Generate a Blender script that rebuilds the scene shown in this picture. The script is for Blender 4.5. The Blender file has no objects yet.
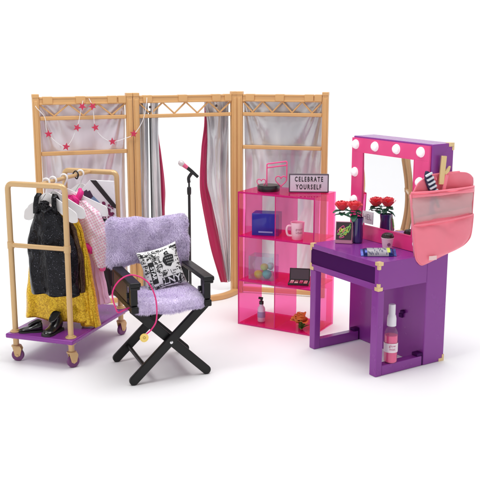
import bpy, bmesh, math, random
from math import sin, cos, pi, radians
from mathutils import Vector, Matrix, noise
random.seed(7)
SC = bpy.context.scene
COL = SC.collection

# ---------------------------------------------------------------- materials
def nodes(name):
    m = bpy.data.materials.new(name); m.use_nodes = True
    nt = m.node_tree
    return m, nt, nt.nodes['Principled BSDF']

def pbr(name, col, rough=.4, metal=0., spec=.5, coat=0., bump=0., bscale=60., var=0., vscale=20., sheen=0., rvar=0., sub=0.):
    m, nt, b = nodes(name)
    b.inputs['Base Color'].default_value = (*col, 1)
    b.inputs['Roughness'].default_value = rough
    b.inputs['Metallic'].default_value = metal
    b.inputs['Specular IOR Level'].default_value = spec
    b.inputs['Coat Weight'].default_value = coat
    b.inputs['Sheen Weight'].default_value = sheen
    tc = nt.nodes.new('ShaderNodeTexCoord')
    if bump:
        n = nt.nodes.new('ShaderNodeTexNoise'); n.inputs['Scale'].default_value = bscale; n.inputs['Detail'].default_value = 5
        bp = nt.nodes.new('ShaderNodeBump'); bp.inputs['Strength'].default_value = bump; bp.inputs['Distance'].default_value = .002
        nt.links.new(tc.outputs['Object'], n.inputs['Vector']); nt.links.new(n.outputs['Fac'], bp.inputs['Height'])
        nt.links.new(bp.outputs['Normal'], b.inputs['Normal'])
    if var:
        n = nt.nodes.new('ShaderNodeTexNoise'); n.inputs['Scale'].default_value = vscale; n.inputs['Detail'].default_value = 4
        mx = nt.nodes.new('ShaderNodeMix'); mx.data_type = 'RGBA'
        mx.inputs[6].default_value = (*[c*(1-var) for c in col], 1); mx.inputs[7].default_value = (*[min(1, c*(1+var)) for c in col], 1)
        nt.links.new(tc.outputs['Object'], n.inputs['Vector']); nt.links.new(n.outputs['Fac'], mx.inputs[0])
        nt.links.new(mx.outputs[2], b.inputs['Base Color'])
    if rvar:
        n = nt.nodes.new('ShaderNodeTexNoise'); n.inputs['Scale'].default_value = 35; n.inputs['Detail'].default_value = 6
        r = nt.nodes.new('ShaderNodeMapRange'); r.inputs[3].default_value = max(0, rough-rvar); r.inputs[4].default_value = rough+rvar
        nt.links.new(tc.outputs['Object'], n.inputs['Vector']); nt.links.new(n.outputs['Fac'], r.inputs[0]); nt.links.new(r.outputs[0], b.inputs['Roughness'])
    return m

def acrylic(name, tint, body, bodyfac=.12, gloss=1.45):
    """clear coloured plastic: tinted see-through, a little milky body, fresnel reflection"""
    m = bpy.data.materials.new(name); m.use_nodes = True
    nt = m.node_tree; nt.nodes.clear()
    o = nt.nodes.new('ShaderNodeOutputMaterial')
    t = nt.nodes.new('ShaderNodeBsdfTransparent'); t.inputs[0].default_value = (*tint, 1)
    d = nt.nodes.new('ShaderNodeBsdfDiffuse'); d.inputs[0].default_value = (*body, 1)
    g = nt.nodes.new('ShaderNodeBsdfGlossy'); g.inputs['Roughness'].default_value = .04
    f = nt.nodes.new('ShaderNodeLayerWeight'); f.inputs[0].default_value = .5
    pw = nt.nodes.new('ShaderNodeMath'); pw.operation = 'POWER'; pw.inputs[1].default_value = 4.
    sc = nt.nodes.new('ShaderNodeMath'); sc.operation = 'MULTIPLY_ADD'; sc.inputs[1].default_value = .40; sc.inputs[2].default_value = .035
    a = nt.nodes.new('ShaderNodeMixShader'); a.inputs[0].default_value = bodyfac
    b = nt.nodes.new('ShaderNodeMixShader')
    nt.links.new(f.outputs['Facing'], pw.inputs[0]); nt.links.new(pw.outputs[0], sc.inputs[0])
    nt.links.new(t.outputs[0], a.inputs[1]); nt.links.new(d.outputs[0], a.inputs[2])
    nt.links.new(sc.outputs[0], b.inputs[0])
    nt.links.new(a.outputs[0], b.inputs[1]); nt.links.new(g.outputs[0], b.inputs[2])
    nt.links.new(b.outputs[0], o.inputs[0])
    return m

def cells(name, c1, c2, scale, rough=.25, metal=.6, bump=.6, wrinkle=.3):
    """sequins / glitter: voronoi cells of varied brightness and tilt"""
    m, nt, b = nodes(name)
    tc = nt.nodes.new('ShaderNodeTexCoord'); v = nt.nodes.new('ShaderNodeTexVoronoi'); v.inputs['Scale'].default_value = scale
    nt.links.new(tc.outputs['Object'], v.inputs['Vector'])
    sp = nt.nodes.new('ShaderNodeSeparateColor'); nt.links.new(v.outputs['Color'], sp.inputs[0])
    cr = nt.nodes.new('ShaderNodeValToRGB'); nt.links.new(sp.outputs[0], cr.inputs[0])
    cr.color_ramp.elements[0].color = (*c1, 1); cr.color_ramp.elements[1].color = (*c2, 1)
    nt.links.new(cr.outputs[0], b.inputs['Base Color'])
    bp = nt.nodes.new('ShaderNodeBump'); bp.inputs['Strength'].default_value = bump; bp.inputs['Distance'].default_value = .0015
    nt.links.new(sp.outputs[1], bp.inputs['Height']); nt.links.new(bp.outputs['Normal'], b.inputs['Normal'])
    n = nt.nodes.new('ShaderNodeTexNoise'); n.inputs['Scale'].default_value = 26; n.inputs['Detail'].default_value = 3; n.inputs['Distortion'].default_value = .8
    mp = nt.nodes.new('ShaderNodeMapping'); mp.inputs['Scale'].default_value = (1, 1, .4); nt.links.new(tc.outputs['Object'], mp.inputs[0]); nt.links.new(mp.outputs[0], n.inputs['Vector'])
    b2 = nt.nodes.new('ShaderNodeBump'); b2.inputs['Strength'].default_value = wrinkle; b2.inputs['Distance'].default_value = .010
    nt.links.new(n.outputs['Fac'], b2.inputs['Height']); nt.links.new(b2.outputs['Normal'], bp.inputs['Normal'])
    b.inputs['Roughness'].default_value = rough; b.inputs['Metallic'].default_value = metal
    return m, cr

def silver(name, c1, c2, rough=.33):
    """crinkled pearly silver satin with a faint pink-to-blue shimmer"""
    m, nt, b = nodes(name)
    tc = nt.nodes.new('ShaderNodeTexCoord')
    n = nt.nodes.new('ShaderNodeTexNoise'); n.inputs['Scale'].default_value = 9; n.inputs['Detail'].default_value = 3
    mp = nt.nodes.new('ShaderNodeMapping'); mp.inputs['Scale'].default_value = (1, 1, .35)
    nt.links.new(tc.outputs['Object'], mp.inputs[0]); nt.links.new(mp.outputs[0], n.inputs['Vector'])
    cr = nt.nodes.new('ShaderNodeValToRGB'); nt.links.new(n.outputs['Fac'], cr.inputs[0])
    cr.color_ramp.elements[0].position = .35; cr.color_ramp.elements[1].position = .65
    cr.color_ramp.elements[0].color = (*c1, 1); cr.color_ramp.elements[1].color = (*c2, 1)
    nt.links.new(cr.outputs[0], b.inputs['Base Color'])
    n2 = nt.nodes.new('ShaderNodeTexNoise'); n2.inputs['Scale'].default_value = 16; n2.inputs['Detail'].default_value = 3; n2.inputs['Distortion'].default_value = .6
    nt.links.new(mp.outputs[0], n2.inputs['Vector'])
    bp = nt.nodes.new('ShaderNodeBump'); bp.inputs['Strength'].default_value = .6; bp.inputs['Distance'].default_value = .006
    nt.links.new(n2.outputs['Fac'], bp.inputs['Height']); nt.links.new(bp.outputs['Normal'], b.inputs['Normal'])
    b.inputs['Metallic'].default_value = .35; b.inputs['Roughness'].default_value = rough; b.inputs['Coat Weight'].default_value = .5; b.inputs['Coat Roughness'].default_value = .18
    return m

TAN = pbr('tan_plastic', (.70, .40, .16), .36, bump=.05, bscale=90, var=.07, vscale=14, rvar=.06)
TANL = pbr('light_tan_plastic', (.64, .415, .20), .30, metal=.2, bump=.04, bscale=90, var=.06)
PURPLE = pbr('purple_plastic', (.25, .036, .30), .27, metal=.1, spec=.4, coat=.2, rvar=.012)
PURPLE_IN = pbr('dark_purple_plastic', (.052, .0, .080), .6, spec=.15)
PINK = pbr('hot_pink_plastic', (.86, .05, .25), .30, coat=.2, rvar=.06)
BRASS = pbr('gold_trim', (.80, .58, .30), .35, metal=.35)
BULB = pbr('white_bulb', (.95, .95, .97), .15, coat=.6)
b_ = BULB.node_tree.nodes['Principled BSDF']; b_.inputs['Emission Color'].default_value = (1, .97, .98, 1); b_.inputs['Emission Strength'].default_value = .22  # plastic domes, not lamps: faint emission added to whiten them
WHITE = pbr('white_plastic', (.86, .86, .88), .3)
BLACK = pbr('black_wood', (.004, .0035, .004), .36, spec=.35, bump=.12, bscale=120, rvar=.1)
BLACKP = pbr('black_plastic', (.015, .015, .017), .28)
BROWN = pbr('brown_leather', (.05, .03, .028), .35, bump=.2, bscale=80)
FUR = pbr('lilac_fur', (.76, .66, .90), .75, sheen=.5, var=.16, vscale=40)
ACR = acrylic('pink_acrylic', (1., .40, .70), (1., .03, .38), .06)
ACRD = acrylic('pink_acrylic_shelf', (1., .17, .58), (.92, .01, .36), .20)  # deeper tint stands in for light lost on the long way through the boards
ACRE = pbr('acrylic_edge', (.62, .003, .17), .25)  # glow of the cut edges painted as opaque saturated magenta
CLEAR = acrylic('clear_plastic', (.90, .95, .97), (.7, .8, .85), .06)
SILV = silver('silver_satin', (.50, .50, .53), (.86, .86, .87), .24)
SILV2 = silver('lilac_silver_satin', (.70, .62, .68), (.86, .85, .90), .3)
MAGENTA = pbr('magenta_satin', (.50, .005, .09), .45, sheen=.3, bump=.1, bscale=30)
METAL = pbr('silver_metal', (.75, .75, .77), .25, metal=1.)
MIRROR = pbr('mirror_glass', (.93, .93, .94), .01, metal=1.)
CORAL = pbr('coral_nylon', (.95, .21, .29), .42, sheen=.3, bump=.9, bscale=22, var=.06, vscale=12)
MESHC = acrylic('clear_pocket_vinyl', (.95, .86, .87), (.95, .74, .76), .34)
ROSE = pbr('rose_petal', (.90, .035, .055), .42, sheen=.2, var=.3, vscale=90)
GREEN = pbr('leaf_green', (.02, .13, .07), .45)
GREENL = pbr('leaf_green_bright', (.06, .20, .03), .5)
ORANGE = pbr('orange_flower', (.90, .33, .09), .55, var=.2, vscale=70)

# ---------------------------------------------------------------- helpers
def tag(o, label, cat, group=None):
    o['label'] = label; o['category'] = cat
    if group: o['group'] = group
    return o

def thing(name, label, cat, loc=(0, 0, 0), rot=0., group=None):
    o = bpy.data.objects.new(name, None); COL.objects.link(o)
    o.empty_display_size = .02; o.location = loc
    o.rotation_euler = rot if isinstance(rot, tuple) else (0, 0, rot)
    return tag(o, label, cat, group)

class MB:
    def __init__(s): s.bm = bmesh.new()
    def quad(s, pts):
        return s.bm.faces.new([s.bm.verts.new(p) for p in pts])
    def box(s, x0, x1, y0, y1, z0, z1, M=None):
        v = [s.bm.verts.new((M @ Vector(p)) if M else p) for p in
             [(x0,y0,z0),(x1,y0,z0),(x1,y1,z0),(x0,y1,z0),(x0,y0,z1),(x1,y0,z1),(x1,y1,z1),(x0,y1,z1)]]
        for f in ((0,3,2,1),(4,5,6,7),(0,1,5,4),(1,2,6,5),(2,3,7,6),(3,0,4,7)): s.bm.faces.new([v[i] for i in f])
        return s
    def bar(s, a, b, w, t, up=(0, 1, 0)):
        """rectangular bar from a to b, w across, t along 'up'"""
        a, b = Vector(a), Vector(b); d = (b-a); L = d.length; d.normalize()
        u = Vector(up); x = d.cross(u).normalized(); u = x.cross(d)
        M = Matrix((( *x[:], 0), (*u[:], 0), (*d[:], 0), (0,0,0,1))).transposed(); M.translation = a
        return s.box(-w/2, w/2, -t/2, t/2, 0, L, M)
    def grid(s, rows, closed=False):
        R = [[s.bm.verts.new(p) for p in r] for r in rows]
        n = len(R[0])
        for i in range(len(R)-1):
            for j in range(n if closed else n-1):
                k = (j+1) % n
                s.bm.faces.new((R[i][j], R[i][k], R[i+1][k], R[i+1][j]))
        return R
    def tube(s, pts, r, n=12, closed=False, cap=True):
        P = [Vector(p) for p in pts]; m = len(P)
        rr = r if isinstance(r, (list, tuple)) else [r]*m
        rings = []; prev = None
        for i, p in enumerate(P):
            if closed: t = (P[(i+1) % m]-P[i-1])
            else: t = (P[min(i+1, m-1)]-P[max(i-1, 0)])
            t.normalize()
            if prev is None:
                q = Vector((0, 0, 1)) if abs(t.z) < .9 else Vector((1, 0, 0))
                x = t.cross(q).normalized()
            else:
                x = (prev - t*prev.dot(t)).normalized()
            prev = x; y = t.cross(x)
            rings.append([p + (x*cos(2*pi*k/n)+y*sin(2*pi*k/n))*rr[i] for k in range(n)])
        if closed: rings.append(rings[0])
        R = s.grid(rings, True)
        if cap and not closed:
            s.bm.faces.new(R[0][::-1]); s.bm.faces.new(R[-1])
        return s
    def lathe(s, prof, c=(0, 0, 0), n=32, M=None):
        rings = []
        for r, z in prof:
            ring = [Vector((max(r, 1e-5)*cos(2*pi*k/n), max(r, 1e-5)*sin(2*pi*k/n), z)) for k in range(n)]
            rings.append([((M @ v) if M else v)+Vector(c) for v in ring])
        s.grid(rings, True); return s
    def prism(s, pts, y0, y1):
        """outline (x, z) extruded between y0 and y1"""
        a = [s.bm.verts.new((x, y0, z)) for x, z in pts]; b = [s.bm.verts.new((x, y1, z)) for x, z in pts]
        s.bm.faces.new(a[::-1]); s.bm.faces.new(b); n = len(a)
        for i in range(n): s.bm.faces.new((a[i], a[(i+1) % n], b[(i+1) % n], b[i]))
        return s
    def build(s, name, mat, parent=None, bevel=0, solid=0, sub=0, loc=None, smooth=True, angle=35, mats=None):
        bmesh.ops.remove_doubles(s.bm, verts=s.bm.verts, dist=1e-7)
        bmesh.ops.recalc_face_normals(s.bm, faces=s.bm.faces)
        me = bpy.data.meshes.new(name); s.bm.to_mesh(me); s.bm.free()
        me.materials.append(mat)
        for x in (mats or []): me.materials.append(x)
        if smooth:
            me.shade_smooth(); me.set_sharp_from_angle(angle=radians(angle))
        o = bpy.data.objects.new(name, me); COL.objects.link(o)
        if parent: o.parent = parent
        if loc: o.location = loc
        if solid:
            md = o.modifiers.new('solid', 'SOLIDIFY'); md.thickness = solid; md.offset = 0
        if sub:
            md = o.modifiers.new('sub', 'SUBSURF'); md.levels = sub; md.render_levels = sub
        if bevel:
            md = o.modifiers.new('bevel', 'BEVEL'); md.width = bevel; md.segments = 3; md.limit_method = 'ANGLE'; md.angle_limit = radians(40)
            md.harden_normals = False
        return o

def rounded(pts, r, n=6):
    """round the corners of a polyline path (keeps the ends)"""
    P = [Vector(p) for p in pts]; out = [P[0]]
    for i in range(1, len(P)-1):
        a = (P[i-1]-P[i]).normalized(); b = (P[i+1]-P[i]).normalized()
        p0, p1 = P[i]+a*r, P[i]+b*r
        for k in range(n+1):
            t = k/n; out.append(p0*(1-t)**2 + P[i]*2*t*(1-t) + p1*t*t)
    out.append(P[-1]); return out

def smooth_path(pts, n=8, closed=False):
    P = [Vector(p) for p in pts]; out = []; m = len(P)
    for i in range(m if closed else m-1):
        g = (lambda k: P[k % m]) if closed else (lambda k: P[max(0, min(m-1, k))])
        p0, p1, p2, p3 = g(i-1), g(i), g(i+1), g(i+2)
        for k in range(n):
            t = k/n
            out.append(.5*((2*p1)+(p2-p0)*t+(2*p0-5*p1+4*p2-p3)*t*t+(3*p1-p0-3*p2+p3)*t**3))
    if not closed: out.append(P[-1])
    return out

def text_tris(txt, size, ext=0., bold=0., sx=1., align='CENTER', space=1.):
    cu = bpy.data.curves.new('t', 'FONT'); cu.body = txt; cu.size = size; cu.offset = bold; cu.resolution_u = 3
    cu.align_x = align; cu.align_y = 'CENTER'; cu.extrude = ext; cu.space_character = space
    ob = bpy.data.objects.new('t', cu); COL.objects.link(ob)
    dg = bpy.context.evaluated_depsgraph_get(); dg.update()
    me = bpy.data.meshes.new_from_object(ob.evaluated_get(dg))
    vs = [(v.co.x*sx, v.co.y, v.co.z) for v in me.vertices]; fs = [tuple(p.vertices) for p in me.polygons]
    bpy.data.objects.remove(ob); bpy.data.curves.remove(cu); bpy.data.meshes.remove(me)
    return vs, fs

def add_text(mb, txt, size, fn, **k):
    """write flat text through fn(u, v, depth) -> point"""
    vs, fs = text_tris(txt, size, **k)
    V = [mb.bm.verts.new(fn(*v)) for v in vs]
    for f in fs:
        try: mb.bm.faces.new([V[i] for i in f])
        except ValueError: pass

def W(o, lx, ly, z=0.):
    """local spot on a placed thing -> world"""
    a = o.rotation_euler.z
    return (o.location.x+lx*cos(a)-ly*sin(a), o.location.y+lx*sin(a)+ly*cos(a), z)

# ---------------------------------------------------------------- the floor
def make_floor():
    mb = MB(); R_, c_ = 3.4, (0., 1.2); prof = [(0, 0), (.6, 0), (1.4, 0), (2.2, 0), (R_-.9, 0)]+[(R_-.9+.9*sin(q), .9-.9*cos(q)) for q in [pi/2*k/16 for k in range(1, 17)]]+[(R_, 1.5)]
    rows = []
    for rad, z in prof:      # studio sweep: flat floor curving up into a low white wall round the back
        rows.append([(c_[0]+max(rad, .001)*cos(a), c_[1]+max(rad, .001)*sin(a), z) for a in [radians(-25+230*k/96) for k in range(97)]])
    mb.grid(rows)
    rows = [[(c_[0]+max(rad, .001)*cos(a), c_[1]+max(rad, .001)*sin(a), 0) for a in [radians(205+130*k/48) for k in range(49)]] for rad in (0, .6, 1.4, 2.5)]
    mb.grid(rows)
    bmesh.ops.remove_doubles(mb.bm, verts=mb.bm.verts, dist=.0015)
    m = pbr('white_studio_floor', (.90, .90, .905), .5, spec=.25, bump=.01, bscale=200)
    o = mb.build('floor', m, angle=60); o['kind'] = 'structure'
make_floor()

# ---------------------------------------------------------------- folding screen
PZ = .6
def panel_dir(A, B):
    A, B = Vector(A), Vector(B); d = B-A
    return A, math.atan2(d.y, d.x), d.length

H1, H2 = (-.3016, 2.4624), (-.0093, 2.5768)
LE, RE = (-.5603, 2.3683), (.2540, 2.5126)

screen = thing('folding_screen', 'tan three-panel folding dressing screen with silver and magenta curtains at the back', 'folding screen', (H1[0], H1[1], 0), 0)
def sub_frame(A, B):
    """matrix from panel coordinates (u along, v towards back, z) to the screen's own space"""
    A0, a, L = panel_dir(A, B)
    M = Matrix.Translation((A0.x-H1[0], A0.y-H1[1], 0)) @ Matrix.Rotation(a, 4, 'Z')
    return M, L
def place(o, M): o.matrix_local = M; return o

def sheet(x0, x1, z0, z1, folds, amp, nx=70, nz=60, seed=0., y=0., gather=0., crumple=0):
    """cloth sheet between two edges given as functions of t (0 top, 1 bottom)"""
    mb = MB(); rows = []
    for i in range(nz+1):
        t = i/nz; z = z1+(z0-z1)*t; row = []
        a, b = x0(t), x1(t)
        for j in range(nx+1):
            s = j/nx
            ph = s*folds*2*pi + seed + .8*noise.noise((s*2, t*1.5, seed))
            yy = amp*(sin(ph)+.45*sin(2.3*ph+1.3+t*2)) * (.45+.55*t if gather else 1)
            yy += .004*noise.noise((s*5+seed, t*6, 3.3))
            if crumple:
                for sx_, dr2 in ((-.02, 1), (1.02, -1)):
                    ang = math.atan2((s-sx_)*dr2, t+.02); yy += .0045*sin(ang*13+seed)*math.exp(-1.1*((s-sx_)**2+t*t)**.5*1.6)*min(1, 6*((s-sx_)**2+t*t)**.5)
                yy += .009*noise.noise((s*3+seed, t*3.5, 7.7))+.0030*abs(noise.noise((s*6+t*5+seed, t*4-s*3, 1.7)))+.004*sin(9*(s-.5)*(1-t)+seed)*(1-t)**2*abs(s-.5)
            zz = z + (.0035*sin(ph*.7+seed) if i == nz else 0)
            row.append((a+(b-a)*s, y+yy, zz))
        rows.append(row)
    mb.grid(rows); return mb

def panel(A, B, nv, mid, fab):
    M, L = sub_frame(A, B); w = .0175
    for u in (w/2+.0008, L-w/2-.0008):
        mb = MB()
        mb.box(u-w/2, u+w/2, -.008, .008, 0, PZ+.002)
        mb.box(u-w/2+.004, u+w/2-.004, -.0105, -.008, .01, PZ-.012)      # raised rib
        mb.box(u-w/2-.0005, u+w/2+.0005, -.0095, .0095, PZ-.004, PZ+.006)  # cap
        place(mb.build('post', TAN, screen, bevel=.0015), M)
    # top beam with stepped blocks
    mb = MB(); u0, u1 = w+.0012, L-w-.0012
    mb.box(u0, u1, -.005, .005, PZ-.020, PZ-.004)
    mb.box(u0+.0002, u1-.0002, -.0068, .0068, PZ-.007, PZ-.002)
    mb.box(u0+.0002, u1-.0002, -.0068, .0068, PZ-.023, PZ-.018)
    k = 3
    for i in range(k):
        c = u0+(u1-u0)*(i+.12+.14*i*(1-i*.1))/k
        mb.box(c, c+.026, -.009, .009, PZ-.021, PZ-.001)
    mb.box(u1-.022, u1-.0004, -.009, .009, PZ-.021, PZ-.001)
    place(mb.build('top_beam', TAN, screen, bevel=.001), M)
    mb = MB(); zt, zb = PZ-.022, .5465; n = nv*2
    for i in range(n):
        a = u0+(u1-u0)*i/n; b = u0+(u1-u0)*(i+1)/n
        mb.bar((a, 0, zt if i % 2 == 0 else zb), (b, 0, zb if i % 2 == 0 else zt), .0042, .006+.0002*(i % 2))
    place(mb.build('zigzag_truss', TAN, screen, bevel=.0008), M)
    for z, h in [(.5406, .0105)]+([(.4445, .011)] if mid else [])+([(.012, .014)] if mid else []):
        mb = MB(); mb.box(u0, u1, -.006, .006, z-h/2, z+h/2); place(mb.build('crossbar', TAN, screen, bevel=.002), M)
    if fab:
        c = sheet(lambda t: u0+.001+.003*sin(t*3), lambda t: u1-.001-.004*sin(t*2.4), .022, PZ-.010, 1.6, .0022, seed=fab*2.1, y=.014, crumple=1)
        place(c.build('curtain', SILV2 if fab == 1 else SILV, screen, solid=.0008, angle=180), M)
    return M, L
ML, LL = panel(LE, H1, 3, True, 1)
MC, LC = panel(H1, H2, 4, False, 0)
MR, LR = panel(H2, RE, 4, True, 2)

def interp(tab):
    """smooth edge through (t, u) points"""
    def f(t):
        n = len(tab)
        for i in range(n-1):
            a, b = tab[i][0], tab[i+1][0]
            if t <= b or i == n-2:
                k = max(0, min(1, (t-a)/(b-a)))
                m0 = (tab[i+1][1]-tab[max(0, i-1)][1])/max(1e-6, tab[i+1][0]-tab[max(0, i-1)][0])*(b-a)
                m1 = (tab[min(n-1, i+2)][1]-tab[i][1])/max(1e-6, tab[min(n-1, i+2)][0]-tab[i][0])*(b-a)
                return (2*k**3-3*k*k+1)*tab[i][1]+(k**3-2*k*k+k)*m0+(-2*k**3+3*k*k)*tab[i+1][1]+(k**3-k*k)*m1
    return f
def zt(z, top=.592, bot=.022): return (top-z)/(top-bot)
# left curtain of the middle panel (silver, magenta inner edge)
c = sheet(interp([(0, .019), (1, .020)]), interp([(0, .047), (.5, .044), (1, .044)]), .022, .592, 1.3, .004, seed=.6, y=.006)
place(c.build('curtain', SILV, screen, solid=.0008, angle=180), MC)
c = sheet(interp([(0, .053), (1, .055)]), interp([(0, .076), (.2, .074), (.5, .080), (1, .085)]), .022, .592, 1.1, .004, seed=2.6, y=.002)
place(c.build('curtain', SILV, screen, solid=.0008, angle=180), MC)
c = sheet(interp([(0, .070), (1, .075)]), interp([(0, .0745), (.15, .0755), (zt(.43), .084), (zt(.327), .0945), (zt(.26), .092), (1, .10)]), .022, .59, .7, .003, seed=1.1, y=.010)
place(c.build('curtain_lining', MAGENTA, screen, solid=.0008, angle=180), MC)
mb = MB(); mb.box(.0475, .0518, -.003, -.001, .10, .555)
place(mb.build('curtain_strap', BLACKP, screen), MC)
# right curtain
c = sheet(interp([(0, .218), (zt(.51), .229), (zt(.335), .226), (zt(.289), .236), (zt(.135), .270), (1, .291)]), interp([(0, .294), (1, .297)]), .03, .592, 1.7, .0050, seed=.3, y=.0185, crumple=1)
place(c.build('curtain', SILV, screen, solid=.0008, angle=180), MC)
c = sheet(interp([(0, .222), (zt(.51), .222), (zt(.438), .212), (zt(.335), .206), (zt(.289), .210), (zt(.153), .235), (1, .272)]), interp([(0, .238), (zt(.51), .240), (zt(.335), .236), (zt(.289), .246), (zt(.135), .282), (1, .296)]), .024, .59, .6, .003, seed=4.3, y=.030)
place(c.build('curtain_lining', MAGENTA, screen, solid=.0008, angle=180), MC)
# knots that hold the curtains up at the truss
for u in (.049, .247):
    mb = MB(); mb.lathe([(0, -.004), (.0026, -.003), (.0036, 0), (.0026, .003), (0, .004)], (u, -.0085, .566), 14)
    place(mb.build('curtain_tie', BROWN, screen), MC)
# curved floor rail of the middle panel
def flat_band(pts, w, z0, z1):
    mb = MB(); rows = []
    for i, p in enumerate(pts):
        a = pts[max(0, i-1)]; b = pts[min(len(pts)-1, i+1)]
        t = Vector((b[0]-a[0], b[1]-a[1], 0)).normalized(); n = Vector((-t.y, t.x, 0)); c = Vector((p[0]-H1[0], p[1]-H1[1], 0))
        o, q = c+n*w/2, c-n*w/2
        rows.append([(o.x, o.y, z0), (o.x, o.y, z1), (q.x, q.y, z1), (q.x, q.y, z0)])
    R = mb.grid(rows, True); mb.bm.faces.new(R[0][::-1]); mb.bm.faces.new(R[-1]); return mb
pp = smooth_path([(-.012, 2.556, 0), (-.045, 2.505, 0), (-.085, 2.478, 0), (-.15, 2.45, 0), (-.23, 2.43, 0), (-.285, 2.445, 0)], 8)
flat_band([(p.x, p.y) for p in pp], .018, 0, .016).build('curved_floor_rail', TAN, screen, bevel=.003)

# ---------------------------------------------------------------- star garland
gar = thing('star_garland', 'white string garland of red stars draped over the left screen panel', 'garland', (LE[0], LE[1], .5))
A0, aL, _ = panel_dir(LE, H1)
def gp(u, z, v=-.016):
    return Vector((u*cos(aL)-v*sin(aL), u*sin(aL)+v*cos(aL), z-.5))
gpath = [(.006, .585, 0), (.010, .571, -.012), (.031, .544, -.014), (.038, .500, -.016), (.084, .464, -.016), (.116, .515, -.016), (.128, .560, -.016), (.132, .575, -.014), (.146, .603, 0),
         (.160, .575, -.014), (.163, .550, -.016), (.166, .514, -.016), (.185, .487, -.016), (.212, .474, -.016), (.245, .480, -.016), (.275, .494, -.018), (.300, .53, -.018), (.312, .575, -.016), (.318, .603, 0)]
mb = MB(); mb.tube(smooth_path([gp(u, z, v) for u, z, v in gpath], 6), .0009, 6); mb.build('string', WHITE, gar)
STAR = pbr('red_star_felt', (.60, .03, .09), .5, var=.1)
for i, (u, z) in enumerate([(.038, .500), (.084, .464), (.116, .515), (.132, .572), (.160, .572), (.166, .514), (.212, .474), (.273, .494)]):
    mb = MB(); pts = []; a0 = .2*i
    for k in range(10):
        r = .0115 if k % 2 == 0 else .0048
        pts.append((r*sin(a0+k*pi/5), r*cos(a0+k*pi/5)))
    mb.prism(pts, -.0016, .0016)
    o = mb.build('star', STAR, gar, bevel=.0005); o.location = gp(u, z, -.0195); o.rotation_euler = (0, 0, aL+.1*sin(i*2.))

# ---------------------------------------------------------------- microphone on a stand
mic = thing('microphone_stand', 'thin black microphone stand with a pink and silver microphone behind the chair', 'microphone', (-.146, 2.475, 0), .0); mic.scale = (1, 1, 1.05)
mb = MB(); mb.lathe([(0, 0), (.026, 0), (.028, .002), (.028, .004), (.024, .0065), (.006, .009), (0, .009)]); mb.build('base', BLACKP, mic)
mb = MB(); mb.tube([(0, 0, .008), (0, 0, .30)], .0040); mb.tube([(0, 0, .285), (0, 0, .342)], .0028)
mb.lathe([(.0028, .300), (.0055, .302), (.0062, .308), (.0062, .318), (.0055, .322), (.0028, .324)]); mb.build('pole', BLACKP, mic)
mb = MB(); mb.tube(smooth_path([(0, 0, .335), (-.001, 0, .347), (.004, 0, .356), (.010, 0, .362)], 5), [.0048]*15+[.004]); mb.build('clip', BLACKP, mic)
mb = MB(); mb.tube([(.026, -.001, .350), (.008, -.001, .366), (-.006, -.001, .377)], [.0042, .005, .0052]); mb.build('mic_body', BLACKP, mic)
mb = MB(); mb.tube([(-.004, -.001, .3752), (-.016, -.001, .384)], [.0054, .0064]); mb.build('mic_collar', pbr('mic_pink', (.75, .12, .25), .3), mic)
mb = MB(); mb.tube([(-.0155, -.001, .3835), (-.018, -.001, .3855), (-.023, -.001, .389), (-.027, -.001, .392), (-.029, -.001, .3935)], [.0064, .0078, .0085, .0062, .001], 16)
mb.build('mic_head', pbr('mic_grille', (.75, .68, .70), .4, metal=.5, bump=.8, bscale=500), mic)

# ---------------------------------------------------------------- clothes trolley
cart = thing('clothes_trolley', 'rolling garment rack with tan tube frame and purple tray at the left', 'clothes rack', (-.5282, 1.9611, 0), -.3257)
CW, CD, CT, CH = .147, .255, .072, .4225
mb = MB(); mb.box(-.014, .163, -.022, .277, CT-.011, CT); mb.build('tray', PURPLE, cart, bevel=.003)
for y in (0, CD):
    mb = MB(); mb.tube(rounded([(0, y, CT), (0, y, CH), (CW, y, CH), (CW, y, CT)], .014), .0066, 14)
    for x in (0, CW):
        mb.lathe([(.0066, CT+.006), (.0088, CT+.005), (.0088, CT+.003), (.0125, CT+.002), (.013, CT+.0005), (.0066, CT)], (x, y, 0), 20)
        mb.lathe([(.0066, .272), (.008, .272), (.008, .288), (.0066, .288)], (x, y, 0), 16)
    f = mb.build('end_frame', TANL, cart)
    mb = MB(); mb.tube([(.002, y, .280), (CW-.002, y, .280)], .0056, 12); mb.build('cross_bar', TANL, cart)
mb = MB(); mb.tube([(CW/2, .002, CH-.001), (CW/2, CD-.002, CH-.001)], .0048); mb.build('hanging_rail', TANL, cart)
PW = pbr('purple_rubber', (.17, .035, .16), .35)
for (x, y, a) in ((0, 0, .3), (CW, 0, .9), (CW, CD, 1.3), (0, CD, .5)):
    e = bpy.data.objects.new('caster', None); e.empty_display_size = .01; COL.objects.link(e); e.parent = cart; e.location = (x, y, 0); e.rotation_euler.z = a
    mb = MB(); mb.lathe([(0, .0610), (.012, .0610), (.012, .057), (.0068, .056), (.0068, .040), (.011, .039), (.012, .036), (.0, .034)], n=20)
    mb.prism([(-.0085, .038), (.010, .038), (.014, .030), (.010, .014), (.003, .010), (-.003, .014)], -.0078, -.0055)
    mb.prism([(-.0085, .038), (.010, .038), (.014, .030), (.010, .014), (.003, .010), (-.003, .014)], .0055, .0078)
    mb.tube([(.003, -.0095, .0145), (.003, .0095, .0145)], .0032, 12)
    mb.build('fork', TANL, e, bevel=.0008)
    mb = MB(); Mx = Matrix.Translation((.003, 0, .0145)) @ Matrix.Rotation(pi/2, 4, 'X')
    mb.lathe([(0, -.0045), (.009, -.0045), (.0128, -.0045), (.0145, -.003), (.0145, .003), (.0128, .0045), (.009, .0045), (0, .0045)], n=28, M=Mx)
    mb.build('wheel', PW, e)

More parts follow.
